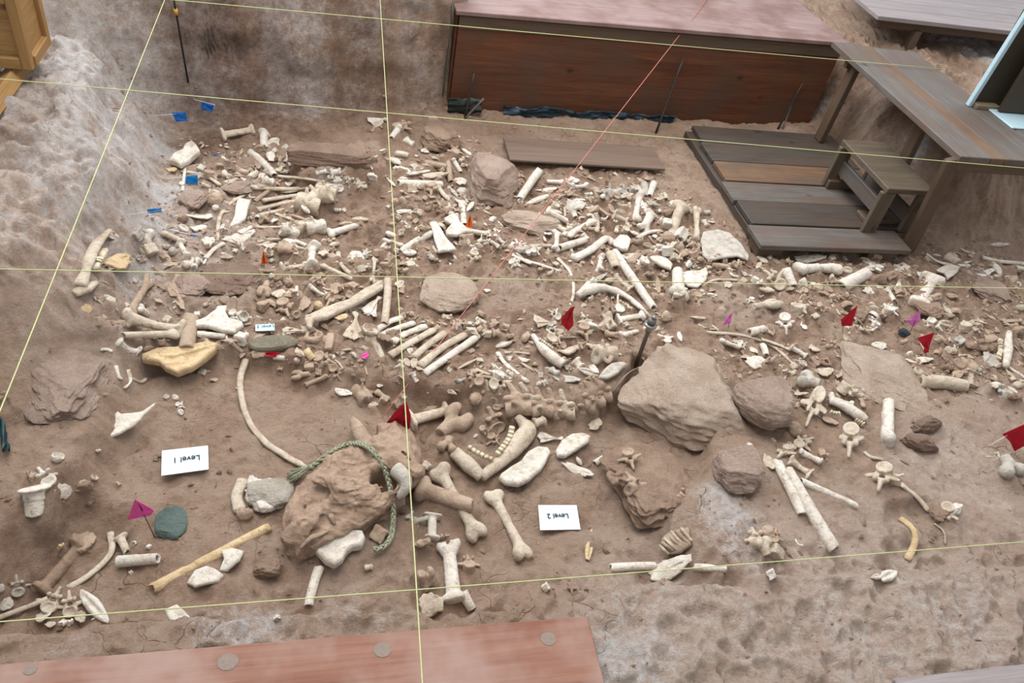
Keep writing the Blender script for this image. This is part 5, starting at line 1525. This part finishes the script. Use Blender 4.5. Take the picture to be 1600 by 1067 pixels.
def jaw(name, label, branches, teeth, tone, lift=.02, flat=.9, tsz=1.0):
    c = np.mean([np.mean(b_[0], axis=0) for b_ in branches], axis=0)
    r = root_at(name, hit(c[0], c[1], 0, GF), label, 'jaw bone')
    brs = []
    for bi_, (pp, ww) in enumerate(branches):
        ww = [w * 1.0 for w in ww]
        kk = depth_of(hit(pp[0][0], pp[0][1])) / F_PX
        P = smooth_path([hit(p[0], p[1], lift + w * kk * .25, G0 + diff * .5) for p, w in zip(pp, ww)], 6)
        br_ = link('jaw_branch' if len(branches) > 1 else 'jaw_body', sweep('jaw', P, lambda t: float(np.interp(t, np.linspace(0, 1, len(ww)), ww)) * kk * .5, flat, 12, rough=.007, seed=bi_ + len(label)), BM[tone], r)
        brs.append(br_)
    for ti, (a, b_, n, wt, ht) in enumerate(teeth):
        pts = smooth_path([np.array([q[0], q[1], 0.]) for q in a], 8)[:, :2]
        cum = np.concatenate([[0], np.cumsum(np.linalg.norm(np.diff(pts, axis=0), axis=1))])
        for i in range(n):
            s = cum[-1] * (i + .5) / n
            px = np.interp(s, cum, pts[:, 0]); py = np.interp(s, cum, pts[:, 1])
            p = hit(px, py, lift + b_, G0 + diff * .5)
            p2 = hit(np.interp(s + 1, cum, pts[:, 0]) + .5 * (s + 1 > cum[-1]), np.interp(s + 1, cum, pts[:, 1]), lift + b_, G0 + diff * .5)
            p1 = hit(np.interp(s - 1, cum, pts[:, 0]), np.interp(s - 1, cum, pts[:, 1]), lift + b_, G0 + diff * .5)
            d = p2 - p1; an = math.atan2(d[1], d[0])
            kk = depth_of(p) / F_PX
            seg = np.linalg.norm(d) / 2 * cum[-1] / n
            mw = Matrix.Translation(Vector([float(v) for v in p])) @ Matrix.Rotation(an, 4, 'Z') @ Matrix.Diagonal((seg * .86 * random.uniform(.85, 1.05), wt * kk, ht * kk * random.uniform(.85, 1.1), 1))
            link('tooth', TM, None, brs[min(ti, len(brs) - 1)], mw)
    return r


jaw('lower_jaw', 'large V-shaped lower jaw with two tooth rows, left of the big white plate',
    [([(752, 746), (733, 727), (710, 706)], [18, 25, 20]), ([(752, 746), (788, 716), (812, 690), (824, 670), (808, 650)], [16, 23, 32, 30, 13])],
    [([(731, 698), (748, 709), (770, 719)], .035, 6, 7, 9), ([(800, 667), (797, 681), (789, 695), (776, 711)], .04, 8, 9, 9)], 'c', .022)
jaw('lower_jaw', 'cream lower jaw with a tooth row set in the left bank',
    [([(171, 360), (152, 380), (140, 405), (134, 425), (125, 448)], [9, 17, 17, 13, 22]), ([(116, 458), (133, 451), (150, 440)], [15, 24, 12])],
    [([(164, 391), (157, 404), (149, 420)], .035, 7, 11, 9)], 'c', .015, .6)
jaw('lower_jaw', 'small pale jaw with jagged teeth in front of the bottle-shaped red flag',
    [([(833, 524), (848, 543), (862, 557), (880, 569)], [8, 13, 18, 15])], [([(842, 530), (852, 537), (864, 546)], .02, 7, 3.5, 7)], 'w', .02)
jaw('lower_jaw', 'long curved white jaw with empty tooth sockets beside the leaning long bone',
    [([(902, 462), (922, 452), (945, 450), (975, 461), (1000, 480), (1018, 498)], [11, 18, 14, 10, 8, 3]), ([(905, 458), (918, 444), (928, 434)], [8, 8, 3])], [([(963, 466), (975, 474), (988, 483)], .006, 6, 3, 3)], 'w', .025)
jaw('lower_jaw', 'upright white jaw with a row of small teeth at the right edge',
    [([(1577, 519), (1575, 545), (1572, 573)], [9, 14, 9])], [([(1563, 530), (1563, 546), (1560, 562)], .01, 7, 7, 5)], 'w', .02)
jaw('upper_jaw', 'broken white upper jaw with teeth, in front of the long flat slab',
    [([(1296, 626), (1318, 634), (1340, 647), (1354, 656)], [11, 13, 16, 10])], [([(1297, 643), (1304, 646), (1312, 646)], .012, 4, 5, 7), ([(1336, 655), (1344, 660), (1350, 664)], .0, 4, 6, 8)], 'w', .02)

# ridged tooth plate
tp = root_at('tooth_plate', hit(1056, 842, 0, GF), 'ridged fan-like tooth plate on the front rim of the Level 2 pit', 'tooth')
ax0 = [(1031, 853), (1034, 848), (1038, 842), (1043, 836), (1048, 831), (1056, 829), (1064, 826)]
ax1 = [(1044, 866), (1052, 861), (1058, 860), (1066, 856), (1070, 853), (1077, 852), (1081, 846)]
for i, (a, b_) in enumerate(zip(ax0, ax1)):
    P = smooth_path([hit(a[0], a[1], .035, GF), hit((a[0] + b_[0]) / 2, (a[1] + b_[1]) / 2, .048, GF), hit(b_[0], b_[1], .03, GF)], 5)
    link('ridge', sweep('ridge', P, lambda t: .0058, 1.5, 8, rough=.003, seed=i), BM['t' if i % 2 else 'c'], tp)
P = smooth_path([hit(1040, 855, .015, GF), hit(1058, 846, .02, GF), hit(1078, 838, .015, GF)], 5)
link('plate_body', sweep('plate_body', P, lambda t: .055 * (1 - .5 * abs(t - .5)), .4, 12, rough=.01, seed=4), BM['t'], tp)

# lumps of bone sticking to the bone-bearing soil block
for (x_, y_, s_, kd, lab) in ((985, 718, 44, 'V', 'large brown winged vertebra on the left end of the bone-bearing soil block'), (965, 748, 34, 'K', 'brown joint bone low on the left of the bone-bearing soil block'),
                              (990, 752, 40, 'U', 'tan spool vertebra on the bone-bearing soil block'), (1058, 770, 46, 'V', 'tan vertebra at the right foot of the bone-bearing soil block'), (1010, 790, 60, 'P', 'brown bone ledge along the front foot of the bone-bearing soil block')):
    p = hit(x_, y_, .10 if y_ < 765 else .04, GF); kk = depth_of(p) / F_PX * s_
    pr, _ = PROTO[kd][0]
    o = link(NAMES[kd][0], toned(pr, 't' if kd != 'K' else 'b'), mw=Matrix.Translation(Vector([float(v) for v in p])) @ Euler((.3, -.2, x_ * .7)).to_matrix().to_4x4() @ Matrix.Diagonal((kk, kk * .9, kk * .9, 1)))
    tag(o, lab, 'bone', NAMES[kd][2])

# ------------------------------------------------------------------ strings
LIME = plain('lime string', s2l(184, 188, 134), .6)
PINK = plain('faded red string', s2l(196, 116, 104), .6)


def cord(name, pts, r, mat, label, n=6):
    pts = np.array(pts); c = pts.mean(0)
    o = link(name, sweep('cord', pts - c, lambda t: r, 1.0, n, up=(.1, .2, 1)), mat)
    o.location = Vector([float(v) for v in c])
    return tag(o, label, 'string')


ZS = .9


def line_at(p0, p1, z0, z1, n=14, ext0=0., ext1=0.):
    a = unp(*p0, z0); b_ = unp(*p1, z1); d = b_ - a
    a = a - d * ext0; b_ = b_ + d * ext1
    return [a + (b_ - a) * t - np.array([0, 0, .004 * math.sin(math.pi * t)]) for t in np.linspace(0, 1, n)]


cord('grid_string', line_at((280, 0), (1474, 108), ZS, ZS, ext0=.35), .0023, LIME, 'lime string crossing in front of the plywood box, farthest back')
cord('grid_string', line_at((0, 123), (1600, 262), ZS, ZS, ext0=.1, ext1=.2), .0021, LIME, 'lime string crossing the foot of the plywood box and the step')
cord('grid_string', line_at((0, 420), (1600, 450), ZS, ZS, ext0=.1, ext1=.2), .0018, LIME, 'lime string crossing the middle of the bone bed, below the platform')
cord('grid_string', line_at((0, 971), (1600, 846), ZS, ZS, ext0=.1, ext1=.2), .0015, LIME, 'lime string crossing nearest the front boards')
cord('grid_string', line_at((257, 0), (0, 640), ZS, ZS, ext0=.2, ext1=.3), .0020, LIME, 'lime string running front to back along the left bank')
cord('grid_string', line_at((594, 0), (660, 1067), ZS, ZS, ext0=.2, ext1=.1), .0018, LIME, 'lime string running front to back past the large red flag')
lid = unp(1082, 29, .822)
tail = unp(1108, -6, .82)
gnd = hit(594, 656, 0, GF)
cord('red_string', [tail, lid + np.array([0, 0, .004])] + [lid + (gnd - lid) * t for t in np.linspace(.03, 1, 14)], .0022, PINK, 'faded red string slanting from the plywood box lid down to the ground')


# ------------------------------------------------------------------ flags
def vplane(base, px, py):
    """point of the line of sight on the upright plane through base that faces the pit's front"""
    n = np.array([RC[0][2], RC[1][2], 0.]); n /= np.linalg.norm(n)
    d = ray(px, py)
    return CAM + d * (((base - CAM) @ n) / (d @ n))


FC = {'blue': plain('blue flag', s2l(28, 108, 190), .6), 'sky': plain('bright blue flag', s2l(36, 142, 220), .6), 'orange': plain('orange flag', s2l(240, 108, 24), .6), 'red': plain('red flag', s2l(178, 20, 40), .6),
      'pink': plain('pink flag', s2l(222, 84, 160), .6), 'lilac': plain('light pink flag', s2l(226, 130, 200), .6)}


def cloth(name, P, mat, parent, th=.0012):
    """a thin cloth from an outline of points, with a fold"""
    P = [Vector([float(v) for v in p]) for p in P]
    c = sum(P, Vector()) / len(P)
    nrm_ = (P[1] - P[0]).cross(P[-1] - P[0]).normalized()
    bm = bmesh.new()
    ring = [bm.verts.new(p) for p in P]
    mid = [bm.verts.new((p + c) / 2 + nrm_ * (.004 * (-1) ** i)) for i, p in enumerate(P)]
    cv = bm.verts.new(c + nrm_ * .003)
    n = len(P)
    for i in range(n):
        j = (i + 1) % n
        bm.faces.new((ring[i], ring[j], mid[j], mid[i])); bm.faces.new((mid[i], mid[j], cv))
    bmesh.ops.recalc_face_normals(bm, faces=bm.faces[:])
    bmesh.ops.solidify(bm, geom=bm.faces[:], thickness=th)
    m = bpy.data.meshes.new('cloth'); bm.to_mesh(m); bm.free()
    return link(name, m, mat, parent)


def flag(color, label, outline, pin, g=None, flatl=None):
    base = hit(*pin[0], -.01, GF)
    r = root_at(color_name[color] + '_flag', base, label, 'flag', g)
    tip = vplane(base, *pin[1])
    if flatl is None:
        link('wire', sweep('wire', np.array([base + (tip - base) * t for t in np.linspace(0, 1, 4)]), lambda t: .0016, 1, 6, up=(.3, 1, .1)), WIRE if color in ('blue', 'sky') or pin[2:] else IRON, r)
        P = [vplane(base, *p) for p in outline]
    else:
        P = [hit(p[0], p[1], flatl, GF) for p in outline]
    cloth('cloth', P, FC[color], r)
    return r


color_name = {'blue': 'blue', 'sky': 'blue', 'orange': 'orange', 'red': 'red', 'pink': 'pink', 'lilac': 'pink'}
BG = 'blue pin flags in the left bank'
flag('blue', 'blue flag on a white wire, second from the top on the left bank', [(268, 176), (290, 175), (293, 189), (275, 190), (272, 183)], [(229, 182), (284, 177)], BG)
flag('blue', 'topmost blue flag at the rear corner of the left bank', [(316, 159), (334, 164), (332, 175), (314, 170)], [(302, 155), (336, 164)], BG)
flag('blue', 'thin edge-on blue flag right of the white wedge-shaped bone', [(325, 241), (340, 241), (340, 247), (326, 247)], [(313, 244), (352, 242)], BG)
flag('sky', 'square bright blue flag right of the white strip of bank, fourth down', [(290, 275), (309, 273), (309, 288), (291, 290)], [(252, 280), (309, 274)], BG)
flag('sky', 'narrow bright blue flag leftmost on the white bank', [(230, 327), (252, 325), (253, 331), (231, 333)], [(190, 337), (255, 328)], BG)
flag('sky', 'lowest bright blue flag, tilted beside the flat white bones', [(297, 366), (315, 369), (308, 386), (291, 376)], [(252, 355), (300, 367)], BG)
OG = 'orange flags in the bone bed'
flag('orange', 'narrow orange flag at left, right of the crusty brown patch', [(411, 391), (419, 411), (408, 413)], [(413, 420), (412, 400)], OG)
flag('orange', 'narrow orange flag at centre rear, left of the tall boulder', [(735, 335), (738, 347), (736, 358), (726, 356)], [(731, 366), (734, 340)], OG)
RG = 'red flags in the bone bed'
flag('red', 'bottle-shaped red flag beside the long thin curved rib', [(899, 478), (895, 487), (896, 508), (888, 517), (877, 506), (877, 497), (892, 480)], [(880, 522), (893, 484)], RG)
flag('red', 'slanted red flag below the platform, above the heap of vertebrae', [(1340, 477), (1331, 509), (1315, 509), (1314, 499)], [(1316, 524), (1318, 500)], RG)
flag('red', 'red flag leaning over the upper end of the long flat slab', [(1460, 519), (1452, 541), (1451, 550), (1443, 552), (1444, 543), (1433, 528)], [(1447, 558), (1446, 535)], RG)
flag('red', 'large red flag beside the horned skull under the front-to-back string', [(635, 627), (642, 648), (641, 668), (629, 676), (620, 672), (619, 663), (604, 660), (616, 644)], [(634, 700), (630, 640)], RG)
flag('red', 'red flag on a steel wire cut by the right edge of the picture', [(1566, 678), (1602, 662), (1612, 690), (1585, 705), (1578, 690)], [(1541, 699), (1574, 680), 1], RG)
flag('red', 'red scrap under the smooth olive-grey stone', [(407, 542), (416, 551), (437, 550), (430, 558), (412, 556)], [(420, 552), (420, 552)], RG, .02)
PG = 'pink flags in the pit'
flag('pink', 'large pink triangular flag left of the green pebble', [(211, 780), (226, 788), (241, 797), (236, 805), (199, 812)], [(243, 842), (216, 785)], PG)
flag('lilac', 'small pink flag behind the big angular boulder', [(1145, 487), (1142, 504), (1129, 509), (1134, 497)], [(1137, 516), (1141, 495)], PG)
flag('lilac', 'pink flag beside the blue-black stone, right of the slanted red flag', [(1439, 484), (1437, 502), (1426, 511), (1416, 500), (1428, 493)], [(1421, 520), (1433, 495)], PG)
flag('pink', 'pink scrap on the soil left of the long upright bone', [(563, 557), (573, 549), (577, 555), (570, 561)], [(570, 556), (570, 556)], PG, .02)


# ------------------------------------------------------------------ cards
CARD = plain('white card', s2l(206, 218, 224), .5)
INK = plain('black ink', s2l(30, 34, 36), .6)
TEAL = plain('teal ink', s2l(40, 130, 140), .6)


def card(label, corners, text, ink, tsize, lift=.018, at=(.5, .5)):
    """corners: far left, far right, near right, near left; the words face the far side of the pit"""
    P = [hit(p[0], p[1], lift, GF) for p in corners]
    cz = np.mean([p[2] for p in P]) + .004
    P = [unp(p[0], p[1], cz) for p in corners]
    c = sum(P) / 4
    top = [p - c for p in P]; bot = [p - c - np.array([0, 0, .003]) for p in P]
    m = new_mesh('card', np.array(top + bot), [(3, 2, 1, 0), (4, 5, 6, 7), (0, 1, 5, 4), (1, 2, 6, 5), (2, 3, 7, 6), (3, 0, 4, 7)], smooth=False)
    r = link('level_card', m, CARD); r.location = Vector([float(v) for v in c])
    tag(r, label, 'sign')
    q = P[0] * (1 - at[0]) * (1 - at[1]) + P[1] * at[0] * (1 - at[1]) + P[2] * at[0] * at[1] + P[3] * (1 - at[0]) * at[1]
    d = (P[0] + P[3]) / 2 - (P[1] + P[2]) / 2
    cu = bpy.data.curves.new('lettering', 'FONT'); cu.body = text; cu.size = tsize; cu.align_x = 'CENTER'; cu.align_y = 'CENTER'; cu.extrude = .0006; cu.offset = .0004
    to = bpy.data.objects.new('lettering_curve', cu); COL.objects.link(to)
    bpy.context.view_layer.update()
    tm = bpy.data.meshes.new_from_object(to.evaluated_get(bpy.context.evaluated_depsgraph_get()))
    bpy.data.objects.remove(to)
    tm.materials.clear()
    t = link('lettering', tm, ink, r, Matrix.Translation((float(q[0]), float(q[1]), float(cz) + .0042)) @ Matrix.Rotation(math.atan2(d[1], d[0]), 4, 'Z'))
    return r


card('white card reading Level 1 upside down, on the left floor', [(253, 704), (325, 696), (326, 733), (252, 743)], 'Level 1', INK, .036, at=(.53, .47))
card('white card reading Level 2 upside down, in the deep front part of the pit', [(841, 789), (901, 789), (907, 827), (844, 828)], 'Level 2', INK, .033, at=(.47, .46))
card('small white card with teal lettering half hidden by the olive-grey stone', [(399, 507), (429, 506), (429, 516), (399, 517)], 'Level 3', TEAL, .027, .02, at=(.53, .4))

# ------------------------------------------------------------------ green braided cord over the skull
deps = bpy.context.evaluated_depsgraph_get()
bv1 = BVHTree.FromPolygons([SKW @ Vector(v.co) for v in sko.data.vertices], [tuple(p.vertices) for p in sko.data.polygons])


def hit_all(px, py, lift):
    d = ray(px, py)
    h = bv1.ray_cast(Vector(CAM), Vector([float(v) for v in d]))
    p = hit(px, py, lift, GF)
    if h[0] is not None and (h[0] - Vector(CAM)).length < np.linalg.norm(p - CAM):
        p = np.array(h[0]) - d * lift
    return p


path = [hit_all(x_, y_, .014) for x_, y_ in ((484, 737), (498, 725), (515, 711), (530, 702), (545, 697), (560, 695), (576, 701), (589, 714), (599, 732), (607, 754), (612, 778), (615, 803), (614, 828), (610, 848), (601, 860), (584, 863))]
path = np.array(path)
for _ in range(1): path[1:-1] = (path[:-2] + path[1:-1] * 2 + path[2:]) / 4
path[:, 2] += .016
path = smooth_path(list(path), 8)
CG = NT('green twine'); g_ = CG.n('ShaderNodeTexCoord').outputs['Object']
CGM = CG.done(CG.mix(CG.ramp(CG.noise(g_, 120, 4, .7), .4, .65), s2l(106, 108, 88), s2l(158, 158, 134)), .85)
br = root_at('braided_cord', path[len(path) // 2], 'green-grey braided grass cord with a tassel draped over the horned skull', 'cord')
cum = np.concatenate([[0], np.cumsum(np.linalg.norm(np.diff(path, axis=0), axis=1))])
N_ = 260
ss = np.linspace(0, cum[-1], N_)
cp = np.stack([np.interp(ss, cum, path[:, i]) for i in range(3)], 1)
T_ = np.gradient(cp, axis=0); T_ /= np.linalg.norm(T_, axis=1)[:, None]
S_ = np.cross(T_, [0, 0, 1.]); S_ /= np.linalg.norm(S_, axis=1)[:, None]
U_ = np.cross(S_, T_)
for k in range(3):
    ph = ss / .038 * 2 * math.pi * .5 + k * 2 * math.pi / 3
    q = cp + S_ * (np.sin(ph) * .0068)[:, None] + U_ * (np.sin(2 * ph) * .005)[:, None]
    link('strand', sweep('strand', q, lambda t: .0053, .9, 7), CGM, br)
t0 = cp[0] + np.array([0, 0, .012]); dt = -T_[0]; dt[2] = 0; dt /= np.linalg.norm(dt)
for k in range(22):
    a = random.uniform(-.32, .32); ln_ = random.uniform(.065, .10)
    dirv = dt * math.cos(a) + S_[0] * math.sin(a)
    st0 = t0 + S_[0] * random.uniform(-.008, .008) + np.array([0, 0, random.uniform(-.004, .008)])
    e_ = st0 + dirv * ln_ + np.array([0, 0, -.012])
    link('tassel_strand', sweep('tassel', np.array([st0, (st0 + e_) / 2 + [0, 0, .004], e_]), lambda t: .0028, 1, 5), CGM, br)
o = link('tie', sweep('tie', np.array([t0 - dt * .008, t0 + dt * .006]), lambda t: .014, .9, 12), CGM, br)

# ------------------------------------------------------------------ stakes, post, wire, sheeting
def to_y(px, py, y):
    d = ray(px, py); return CAM + d * ((y - CAM[1]) / d[1])


def stake(name, label, a, b_, r, mat=IRON, yb=None):
    p0 = hit(*b_, -.01, GF); p1 = to_y(*a, yb if yb is not None else p0[1])
    c = (p0 + p1) / 2
    o = link(name, sweep(name, np.array([p0 + (p1 - p0) * t for t in np.linspace(0, 1, 5)]) - c, lambda t: r, 1, 10, up=(.3, 1, .1)), mat)
    o.location = Vector([float(v) for v in c])
    return tag(o, label, 'stake')


stake('iron_stake', 'dark upright iron stake leaning on the left end of the plywood box', (741, 114), (726, 186), .009, yb=5.2)
stake('iron_stake', 'short grey stake crossing the dark one at the box corner', (756, 154), (724, 188), .008, plain('rusty grey', s2l(104, 92, 84), .7), yb=5.1)
stake('iron_stake', 'long dark stake leaning on the middle of the plywood box', (1068, 90), (1024, 210), .009, yb=5.28)
stake('iron_stake', 'dark stake leaning near the right end of the plywood box', (1254, 130), (1214, 204), .008, yb=5.33)
stake('iron_stake', 'thin light stake beside the dark one near the right box end', (1236, 165), (1222, 204), .006, plain('grey stick', s2l(120, 104, 92), .7), yb=5.3)
rd = root_at('iron_rod', hit(293, 128, 0, GF), 'black rod with a yellow tape band against the rear wall at left', 'rod')
r0, r1 = hit(294, 129, .02, GF), to_y(270, -10, hit(294, 129, 0, GF)[1] - .04)
link('rod', sweep('rod', np.array([r0 + (r1 - r0) * t for t in np.linspace(0, 1, 6)]), lambda t: .006, 1, 8, up=(.3, 1, .1)), plain('black rod', s2l(34, 30, 30), .5), rd)
tq = r0 + (r1 - r0) * .78
link('tape_band', sweep('tape', np.array([tq, tq + (r1 - r0) * .06]), lambda t: .011, 1, 10, up=(.3, 1, .1)), plain('yellow tape', s2l(206, 150, 60), .6), rd)

pb0 = hit(992, 574, -.02, GF)
hh = .1
while pix(pb0 + np.array([0, 0, hh]))[1] > 494 and hh < .5: hh += .005
sp = root_at('survey_post', pb0, 'short steel post with a collar standing behind the big angular boulder', 'post')
link('rod', sweep('rod', np.array([pb0 + [0, 0, hh * t] for t in np.linspace(0, .86, 4)]), lambda t: .0105, 1, 12, up=(0, 1, 0)), plain('brown steel', s2l(104, 92, 84), .5, .3), sp)
ct = pb0 + np.array([0, 0, hh * .80])
link('socket', sweep('socket', np.array([ct - [0, 0, .03], ct + [0, 0, .012]]), lambda t: .017, 1, 16, up=(0, 1, 0)), STEEL, sp)
link('collar', sweep('collar', np.array([ct + [0, 0, .008], ct + [0, 0, .018]]), lambda t: .032, 1, 20, up=(0, 1, 0)), STEEL, sp)
cap_ = link('cap', sweep('cap', np.array([ct + [0, 0, .018], ct + [0, 0, .05]]), lambda t: .021, 1, 16, up=(0, 1, 0)), plain('grey iron', s2l(110, 106, 100), .5, .3), sp)
link('bolt', sweep('bolt', np.array([ct + [.004, 0, .05], ct + [.004, 0, .068]]), lambda t: .012, 1, 6, up=(0, 1, 0)), STEEL, cap_)
wp = smooth_path([hit(1016, 570, .05, GF), hit(998, 574, .05, GF), hit(978, 586, .04, GF), hit(957, 612, .01, GF)], 6)
cord('bent_wire', wp, .003, plain('grey wire', s2l(150, 138, 124), .5), 'bent grey wire between the steel post and the big angular boulder')['category'] = 'wire'


def sheet(name, label, path_, h, mat, seed):
    """a crumpled strip standing along a path"""
    n, m = 60, 8
    pa_ = smooth_path(path_, 12); cu_ = np.concatenate([[0], np.cumsum(np.linalg.norm(np.diff(pa_, axis=0), axis=1))])
    s_ = np.linspace(0, cu_[-1], n); q = np.stack([np.interp(s_, cu_, pa_[:, i]) for i in range(3)], 1)
    V = []
    for j in range(m):
        f = j / (m - 1)
        w_ = vnoise(s_ * 1 + seed, np.full(n, f), .07, seed); w2 = vnoise(s_, np.full(n, f) + 3, .04, seed + 1)
        V.append(q + np.stack([w2 * .02, -.02 + w_ * .06 - f * .01, f * h * (1 + .5 * vnoise(s_, np.zeros(n), .15, seed + 2)) + w2 * .01], 1))
    V = np.concatenate(V)
    F = [(j * n + i, j * n + i + 1, (j + 1) * n + i + 1, (j + 1) * n + i) for j in range(m - 1) for i in range(n - 1)]
    me = new_mesh(name, V, F)
    o = link(name, me, mat)
    md = o.modifiers.new('thick', 'SOLIDIFY'); md.thickness = .004
    return tag(o, label, 'sheet')


TARP = plain('blue-black plastic', s2l(46, 62, 72), .35)
sheet('plastic_sheet', 'crumpled blue-black plastic sheet along the foot of the plywood box', [np.array([x_, by0 + (x_ - bx0) * .047 - .03, .10]) for x_ in (1.25, 1.7, 2.2, 2.62)], .07, TARP, 5)
sheet('plastic_sheet', 'dark crumpled plastic at the left lower corner of the plywood box', [np.array([x_, by0 - .06, .12]) for x_ in (.84, .95, 1.08)], .10, plain('dark green plastic', s2l(48, 54, 50), .5), 9)
sheet('plastic_sheet', 'grey-green plastic edge standing up the left side of the plywood box', [np.array([.81, by0 + y_, .2]) for y_ in (-.01, .02, .05)], .66, plain('grey green plastic', s2l(84, 86, 78), .6), 12)
sheet('plastic_sheet', 'dark teal plastic scrap on the far left bank at the picture edge', [hit(-12, 668, .0, GF), hit(6, 662, 0, GF), hit(16, 700, 0, GF)], .05, plain('teal plastic', s2l(34, 58, 62), .5), 15)


# ------------------------------------------------------------------ loose crumbs nobody could count
open_ = np.ones(len(X))
for pl_ in ([(490, 320), (600, 300), (600, 395), (520, 400)], [(735, 430), (880, 440), (885, 490), (740, 490)], [(1040, 450), (1190, 450), (1190, 530), (1060, 540)], [(290, 400), (400, 400), (410, 470), (300, 480)],
            [(1360, 520), (1400, 500), (1420, 560), (1380, 580)], [(640, 410), (760, 410), (770, 490), (640, 490)], [(1160, 470), (1330, 520), (1290, 540), (1150, 510)]):
    open_ *= np.clip(.08 + poly_sd(X, Y, W(pl_, .1)) / .1, .08, 1)


def crumbs(name, label, n, smin, smax, mat, seed, dense_only, kind_w=None):
    r = np.random.default_rng(seed)
    idx = np.arange(len(X))
    wgt = dens.copy() if dense_only else np.clip(.25 + dens * .6, 0, 1) * (GT.ravel() < .5)
    ok = (X > -1.5) & (X < 4.6) & (Y > .9) & (Y < 5.3)
    wgt = wgt * ok
    if dense_only: wgt = wgt * open_
    pick = r.choice(idx, n, p=wgt / wgt.sum())
    base = np.array([[1, 0, 0], [-1, 0, 0], [0, 1, 0], [0, -1, 0], [0, 0, 1], [0, 0, -1]], float) * .5
    Fb = np.array([[0, 2, 4], [2, 1, 4], [1, 3, 4], [3, 0, 4], [2, 0, 5], [1, 2, 5], [3, 1, 5], [0, 3, 5]])
    Vs, Fs = [], []
    for k, i in enumerate(pick):
        s = smin + (smax - smin) * r.random() ** 3.5
        b_ = base * [r.uniform(.8, 2.4), r.uniform(.6, 1.1), r.uniform(.4, .8)] * s + r.normal(size=(6, 3)) * s * .12
        a = r.random() * 6.28; c_, s__ = math.cos(a), math.sin(a)
        b_ = b_ @ np.array([[c_, -s__, 0], [s__, c_, 0], [0, 0, 1]])
        Vs.append(b_ + [X[i], Y[i], GT.ravel()[i] + s * .12]); Fs.append(Fb + 6 * k)
    o = link(name, new_mesh(name, np.concatenate(Vs), np.concatenate(Fs), smooth=False), mat)
    tag(o, label, 'crumbs', kind='stuff')


crumbs('bone_crumbs', 'pale bone crumbs and chips strewn among the larger bones', 2300, .006, .036, BM['c'], 3, True)
crumbs('tan_crumbs', 'tan and brown bone crumbs strewn among the larger bones', 4200, .006, .040, BM['t'], 4, True)
crumbs('soil_crumbs', 'brown soil crumbs and small clods on the pit floor', 9000, .004, .026, RM['clod'], 5, False)
